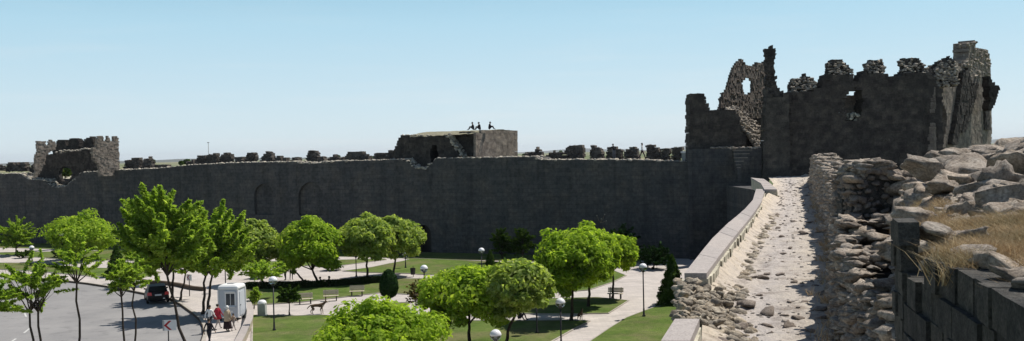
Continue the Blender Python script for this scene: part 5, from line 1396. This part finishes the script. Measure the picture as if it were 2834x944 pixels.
    me = skinned('body', J, B, Rd, 'pelvis')
    names = [('pelvis', 'waist', 1), ('waist', 'chest', 1), ('chest', 'neck', 1), ('neck', 'jaw', 0), ('jaw', 'crown', 0)]
    for s in 'LR': names += [('pelvis', 'hip' + s, 2), ('hip' + s, 'knee' + s, 2), ('knee' + s, 'ankle' + s, 2), ('ankle' + s, 'toe' + s, 3), ('chest', 'sh' + s, 1), ('sh' + s, 'el' + s, 1), ('el' + s, 'wr' + s, 1), ('wr' + s, 'ha' + s, 0)]
    mi = []
    for p in me.polygons: mi.append(min((seg_d(p.center, J[a], J[b]), m) for a, b, m in names)[1])
    V = [tuple(v.co) for v in me.vertices]; Fc = [tuple(p.vertices) for p in me.polygons]; bpy.data.meshes.remove(me)
    m_ = MB(); m_.v = V; m_.f = Fc; m_.m = mi
    hd = J['jaw'].lerp(J['crown'], .55); fw = Vector((0, -1, 0))
    m_.ball(hd + fw * .098 + Vector((0, 0, -.02)), (.014, .024, .022), 0, 6, 4)                      # nose
    for sx in (-1, 1):
        m_.ball(hd + Vector((sx * .082, .01, -.01)), (.012, .022, .032), 0, 6, 4)                     # ears
        m_.ball(hd + fw * .084 + Vector((sx * .032, 0, .015)), (.013, .010, .008), 4, 6, 4)           # eyes
    m_.ball(hd + fw * .082 + Vector((0, 0, -.062)), (.026, .010, .007), 5, 6, 4)                     # mouth
    for s, sx in (('L', -1), ('R', 1)):                                                              # fingers
        a, b = J['wr' + s], J['ha' + s]; t = (b - a).normalized(); side = Vector((0, -1, 0)) if abs(t.y) < .7 else Vector((sx, 0, 0))
        for q, ln in ((-.024, .07), (-.008, .082), (.008, .078), (.024, .062)):
            r0 = b + side * q; m_.tube([r0, r0 + t * ln * .55 + Vector((-sx * .004, 0, 0)), r0 + t * ln + Vector((-sx * .018, 0, 0))], [.0095, .009, .007], 5, 0)
        r0 = a.lerp(b, .6) + side * .026; m_.tube([r0, r0 + side * .03 + t * .025, r0 + side * .034 + t * .058], [.011, .010, .008], 5, 0)
    root = tag(empty('person', loc, yaw), label, 'person', group); root.scale = (k, k, k)
    bd = m_.build('body', [M['skin'], cloth(top, topc), cloth(bot, botc), M['shoe'], M['hair'], cloth('lips', (.3, .1, .09))], root, smooth=True)
    if hair:
        hm = MB(); hm.ball(hd + Vector((0, .022, .03)), (.095, .105, .095), 0, 12, 8); hm.build('hair', M['hair'], root, smooth=True)
    for kind, nm, c in extra:
        e = MB()
        if kind == 'scarf':
            e.ball(hd + Vector((0, .018, .015)), (.112, .118, .135), 0, 14, 10); e.lathe([(.07, -.12), (.12, -.19), (.185, -.30), (.17, -.33), (.05, -.2)], hd, 14)
            e.build('headscarf', cloth(nm, c), root, smooth=True)
        if kind == 'skirt':
            e.lathe([(.16, 1.08), (.20, .92), (.25, .6), (.30, .22), (.28, .2), (.17, .95), (.13, 1.08)], (0, 0, 0), 16); e.build('skirt', cloth(nm, c), root, smooth=True)
        if kind == 'tunic':
            e.lathe([(.12, 1.44), (.20, 1.36), (.19, 1.15), (.215, .95), (.24, .72), (.22, .71), (.17, 1.1), (.10, 1.42)], (0, .01, 0), 16); e.build('coat', cloth(nm, c), root, smooth=True)
        if kind == 'sleeveless':
            pass
    return root
def P_(x, y, z=.12): return gnd(D(x, y), z)
KG = 'people walking past the booth'
person(P_(549, 829), R(150), 'person in red top and pale trousers walking beside the booth', 'walk', 1.66, 'red_cloth', (.40, .03, .05), 'pale_trousers', (.45, .40, .36), [('tunic', 'red_cloth', (.40, .03, .05))], KG, fem=True)
person(P_(573, 834), R(165), 'person in white headscarf, beige top and long dark skirt by the booth', 'stand', 1.64, 'beige_cloth', (.48, .38, .27), 'black_cloth', (.02, .018, .02), [('scarf', 'white_cloth', (.78, .76, .74)), ('skirt', 'maroon_skirt', (.03, .018, .02)), ('tunic', 'beige_cloth', (.48, .38, .27))], KG, False, True)
person(P_(588, 832), R(150), 'small child in pale clothes beside the person in the white headscarf', 'walk', 1.12, 'child_cloth', (.42, .33, .27), 'child_legs', (.42, .36, .33), [], KG)
person(P_(529, 834), R(160), 'person in bright white shirt and dark trousers below the leaning trunks', 'walk', 1.7, 'white_shirt', (.8, .8, .8), 'dark_trousers', (.03, .03, .04), [], KG)
person(P_(527, 872), R(170), 'person in dark jacket at the bottom edge, near the road kerb', 'walk', 1.68, 'dark_jacket', (.02, .02, .025), 'dark_trousers', (.03, .03, .04), [], KG)
hg = 'people sitting by the hedge'
person(P_(810, 721, .05), R(-60), 'person in dark pinkish top sitting at the hedge, left of two', 'ground', 1.65, 'dusky_top', (.10, .05, .06), 'dark_trousers', (.03, .03, .04), [], hg)
person(P_(825, 721, .05), R(60), 'person in black jacket and blue jeans sitting at the hedge, right of two', 'ground', 1.75, 'black_top', (.015, .015, .018), 'jeans', (.10, .14, .22), [], hg)
person(P_(733, 704), R(30), 'person in white top standing beyond the hedge under the trees', 'stand', 1.6, 'white_shirt', (.8, .8, .8), 'dark_trousers', (.03, .03, .04))
person(P_(718, 705), R(-40), 'person in dark clothes standing beyond the hedge beside the white topped one', 'stand', 1.6, 'black_top', (.015, .015, .018), 'dark_trousers', (.03, .03, .04))
person(P_(1306, 803, .16), R(40), 'person in dark clothes sitting on the shaded lawn under the trees', 'ground', 1.7, 'black_top', (.015, .015, .018), 'dark_trousers', (.03, .03, .04))
tgp = 'people on the earth topped tower'
for (x, y), yw, lab in (((1192, 326), -70, 'person in black sitting on the tower roof, leftmost of three'), ((1208, 326), -60, 'person in black sitting on the tower roof, middle of three'), ((1230, 325), 75, 'smaller person sitting alone at the right on the tower roof')):
    p = at(D(x, y), 109.0); person((p.x, p.y, p.z - .06), R(yw), lab, 'ground', 1.75, 'black_top', (.015, .015, .018), 'dark_trousers', (.03, .03, .04), [], tgp)
def on_wall(x, y, n):
    f = Frame((WX0, WY0), (1, WK), n); u, z = f.uv(D(x, y)); return f.w(u, top_z(u) - .03)
person(on_wall(1545, 400, 3.4), R(195), 'person in black top leaning on a merlon of the far wall walk', 'lean', 1.78, 'black_top', (.015, .015, .018), 'grey_trousers', (.16, .16, .18))
person(on_wall(1616, 401, 3.0), R(60), 'person in white shirt and dark purple trousers on the far wall walk', 'walk', 1.78, 'white_shirt', (.8, .8, .8), 'purple_trousers', (.05, .02, .04))

# dog on the bench path, head to the right
dp = gnd(D(800, 790), .12)
J = {k: Vector(v) for k, v in {'pelvis': (-.36, 0, .60), 'belly': (-.05, 0, .60), 'chest': (.26, 0, .58), 'neck': (.44, 0, .74), 'head': (.56, 0, .84), 'muzzle': (.74, 0, .80), 'tail1': (-.52, 0, .60), 'tail2': (-.66, 0, .48), 'tail3': (-.74, 0, .36)}.items()}
B = [('belly', 'pelvis'), ('belly', 'chest'), ('chest', 'neck'), ('neck', 'head'), ('head', 'muzzle'), ('pelvis', 'tail1'), ('tail1', 'tail2'), ('tail2', 'tail3')]
Rd = {'pelvis': .11, 'belly': .115, 'chest': (.12, .17), 'neck': .085, 'head': .085, 'muzzle': .042, 'tail1': .04, 'tail2': .035, 'tail3': .02}
for s, sy, o in (('L', -1, .05), ('R', 1, -.06)):
    J.update({'hipk' + s: Vector((-.38, sy * .08, .48)), 'stif' + s: Vector((-.28 + o, sy * .09, .36)), 'hock' + s: Vector((-.44 + o, sy * .09, .22)), 'hpaw' + s: Vector((-.41 + o, sy * .09, .03)), 'htoe' + s: Vector((-.34 + o, sy * .09, .025)),
              'shou' + s: Vector((.28, sy * .09, .46)), 'elb' + s: Vector((.23 - o, sy * .09, .34)), 'wri' + s: Vector((.27 - o, sy * .09, .18)), 'fpaw' + s: Vector((.27 - o, sy * .09, .03)), 'ftoe' + s: Vector((.34 - o, sy * .09, .025))})
    B += [('pelvis', 'hipk' + s), ('hipk' + s, 'stif' + s), ('stif' + s, 'hock' + s), ('hock' + s, 'hpaw' + s), ('hpaw' + s, 'htoe' + s), ('chest', 'shou' + s), ('shou' + s, 'elb' + s), ('elb' + s, 'wri' + s), ('wri' + s, 'fpaw' + s), ('fpaw' + s, 'ftoe' + s)]
    Rd.update({'hipk' + s: .085, 'stif' + s: .06, 'hock' + s: .032, 'hpaw' + s: .028, 'htoe' + s: .03, 'shou' + s: .07, 'elb' + s: .048, 'wri' + s: .034, 'fpaw' + s: .03, 'ftoe' + s: .032})
me = skinned('body', J, B, Rd, 'belly')
m_ = MB(); m_.v = [tuple(v.co) for v in me.vertices]; m_.f = [tuple(p.vertices) for p in me.polygons]
m_.m = [1 if (p.center.z < .30 or (p.center.x > .30 and p.center.z < .62) or p.center.x > .62) else 0 for p in me.polygons]
for sy in (-1, 1):
    m_.add([(.50, sy * .04, .90), (.56, sy * .085, .90), (.50, sy * .085, .89), (.51, sy * .085, 1.03)], [(0, 1, 3), (1, 2, 3), (2, 0, 3), (0, 2, 1)], 0)
    m_.ball((.625, sy * .055, .865), .014, 2, 6, 4)
m_.ball((.785, 0, .81), .022, 2, 6, 4)
dog = tag(empty('dog', dp, R(8)), 'brown dog with pale chest and legs standing on the light path', 'dog')
m_.build('body', [M['fur'], M['fur_pale'], M['hair']], dog, smooth=True)
# a second small dark dog under the island tree
d2 = copy_tree(dog); d2.location = gnd(D(1460, 806), .12); d2.rotation_euler = (0, 0, R(70)); d2.scale = (.75, .75, .75)
tag(d2, 'small dog in the tree shade beside the large bright island tree trunk', 'dog')
# ------------------------------------------------------------------ the air: faint even haze over the whole plain
hzm = bpy.data.materials.new('air'); hzm.use_nodes = True
ht = hzm.node_tree; ht.nodes.remove(ht.nodes['Principled BSDF'])
pv = ht.nodes.new('ShaderNodeVolumePrincipled'); pv.inputs['Color'].default_value = (.86, .92, 1, 1); pv.inputs['Density'].default_value = 4.5e-5; pv.inputs['Anisotropy'].default_value = .2
ht.links.new(pv.outputs[0], ht.nodes['Material Output'].inputs['Volume'])
m_ = MB(); m_.box((-S_ - 60, -260, -4), (S_ + 60, S_ + 60, 95)); hz = m_.build('haze', hzm); tag(hz, kind='stuff')
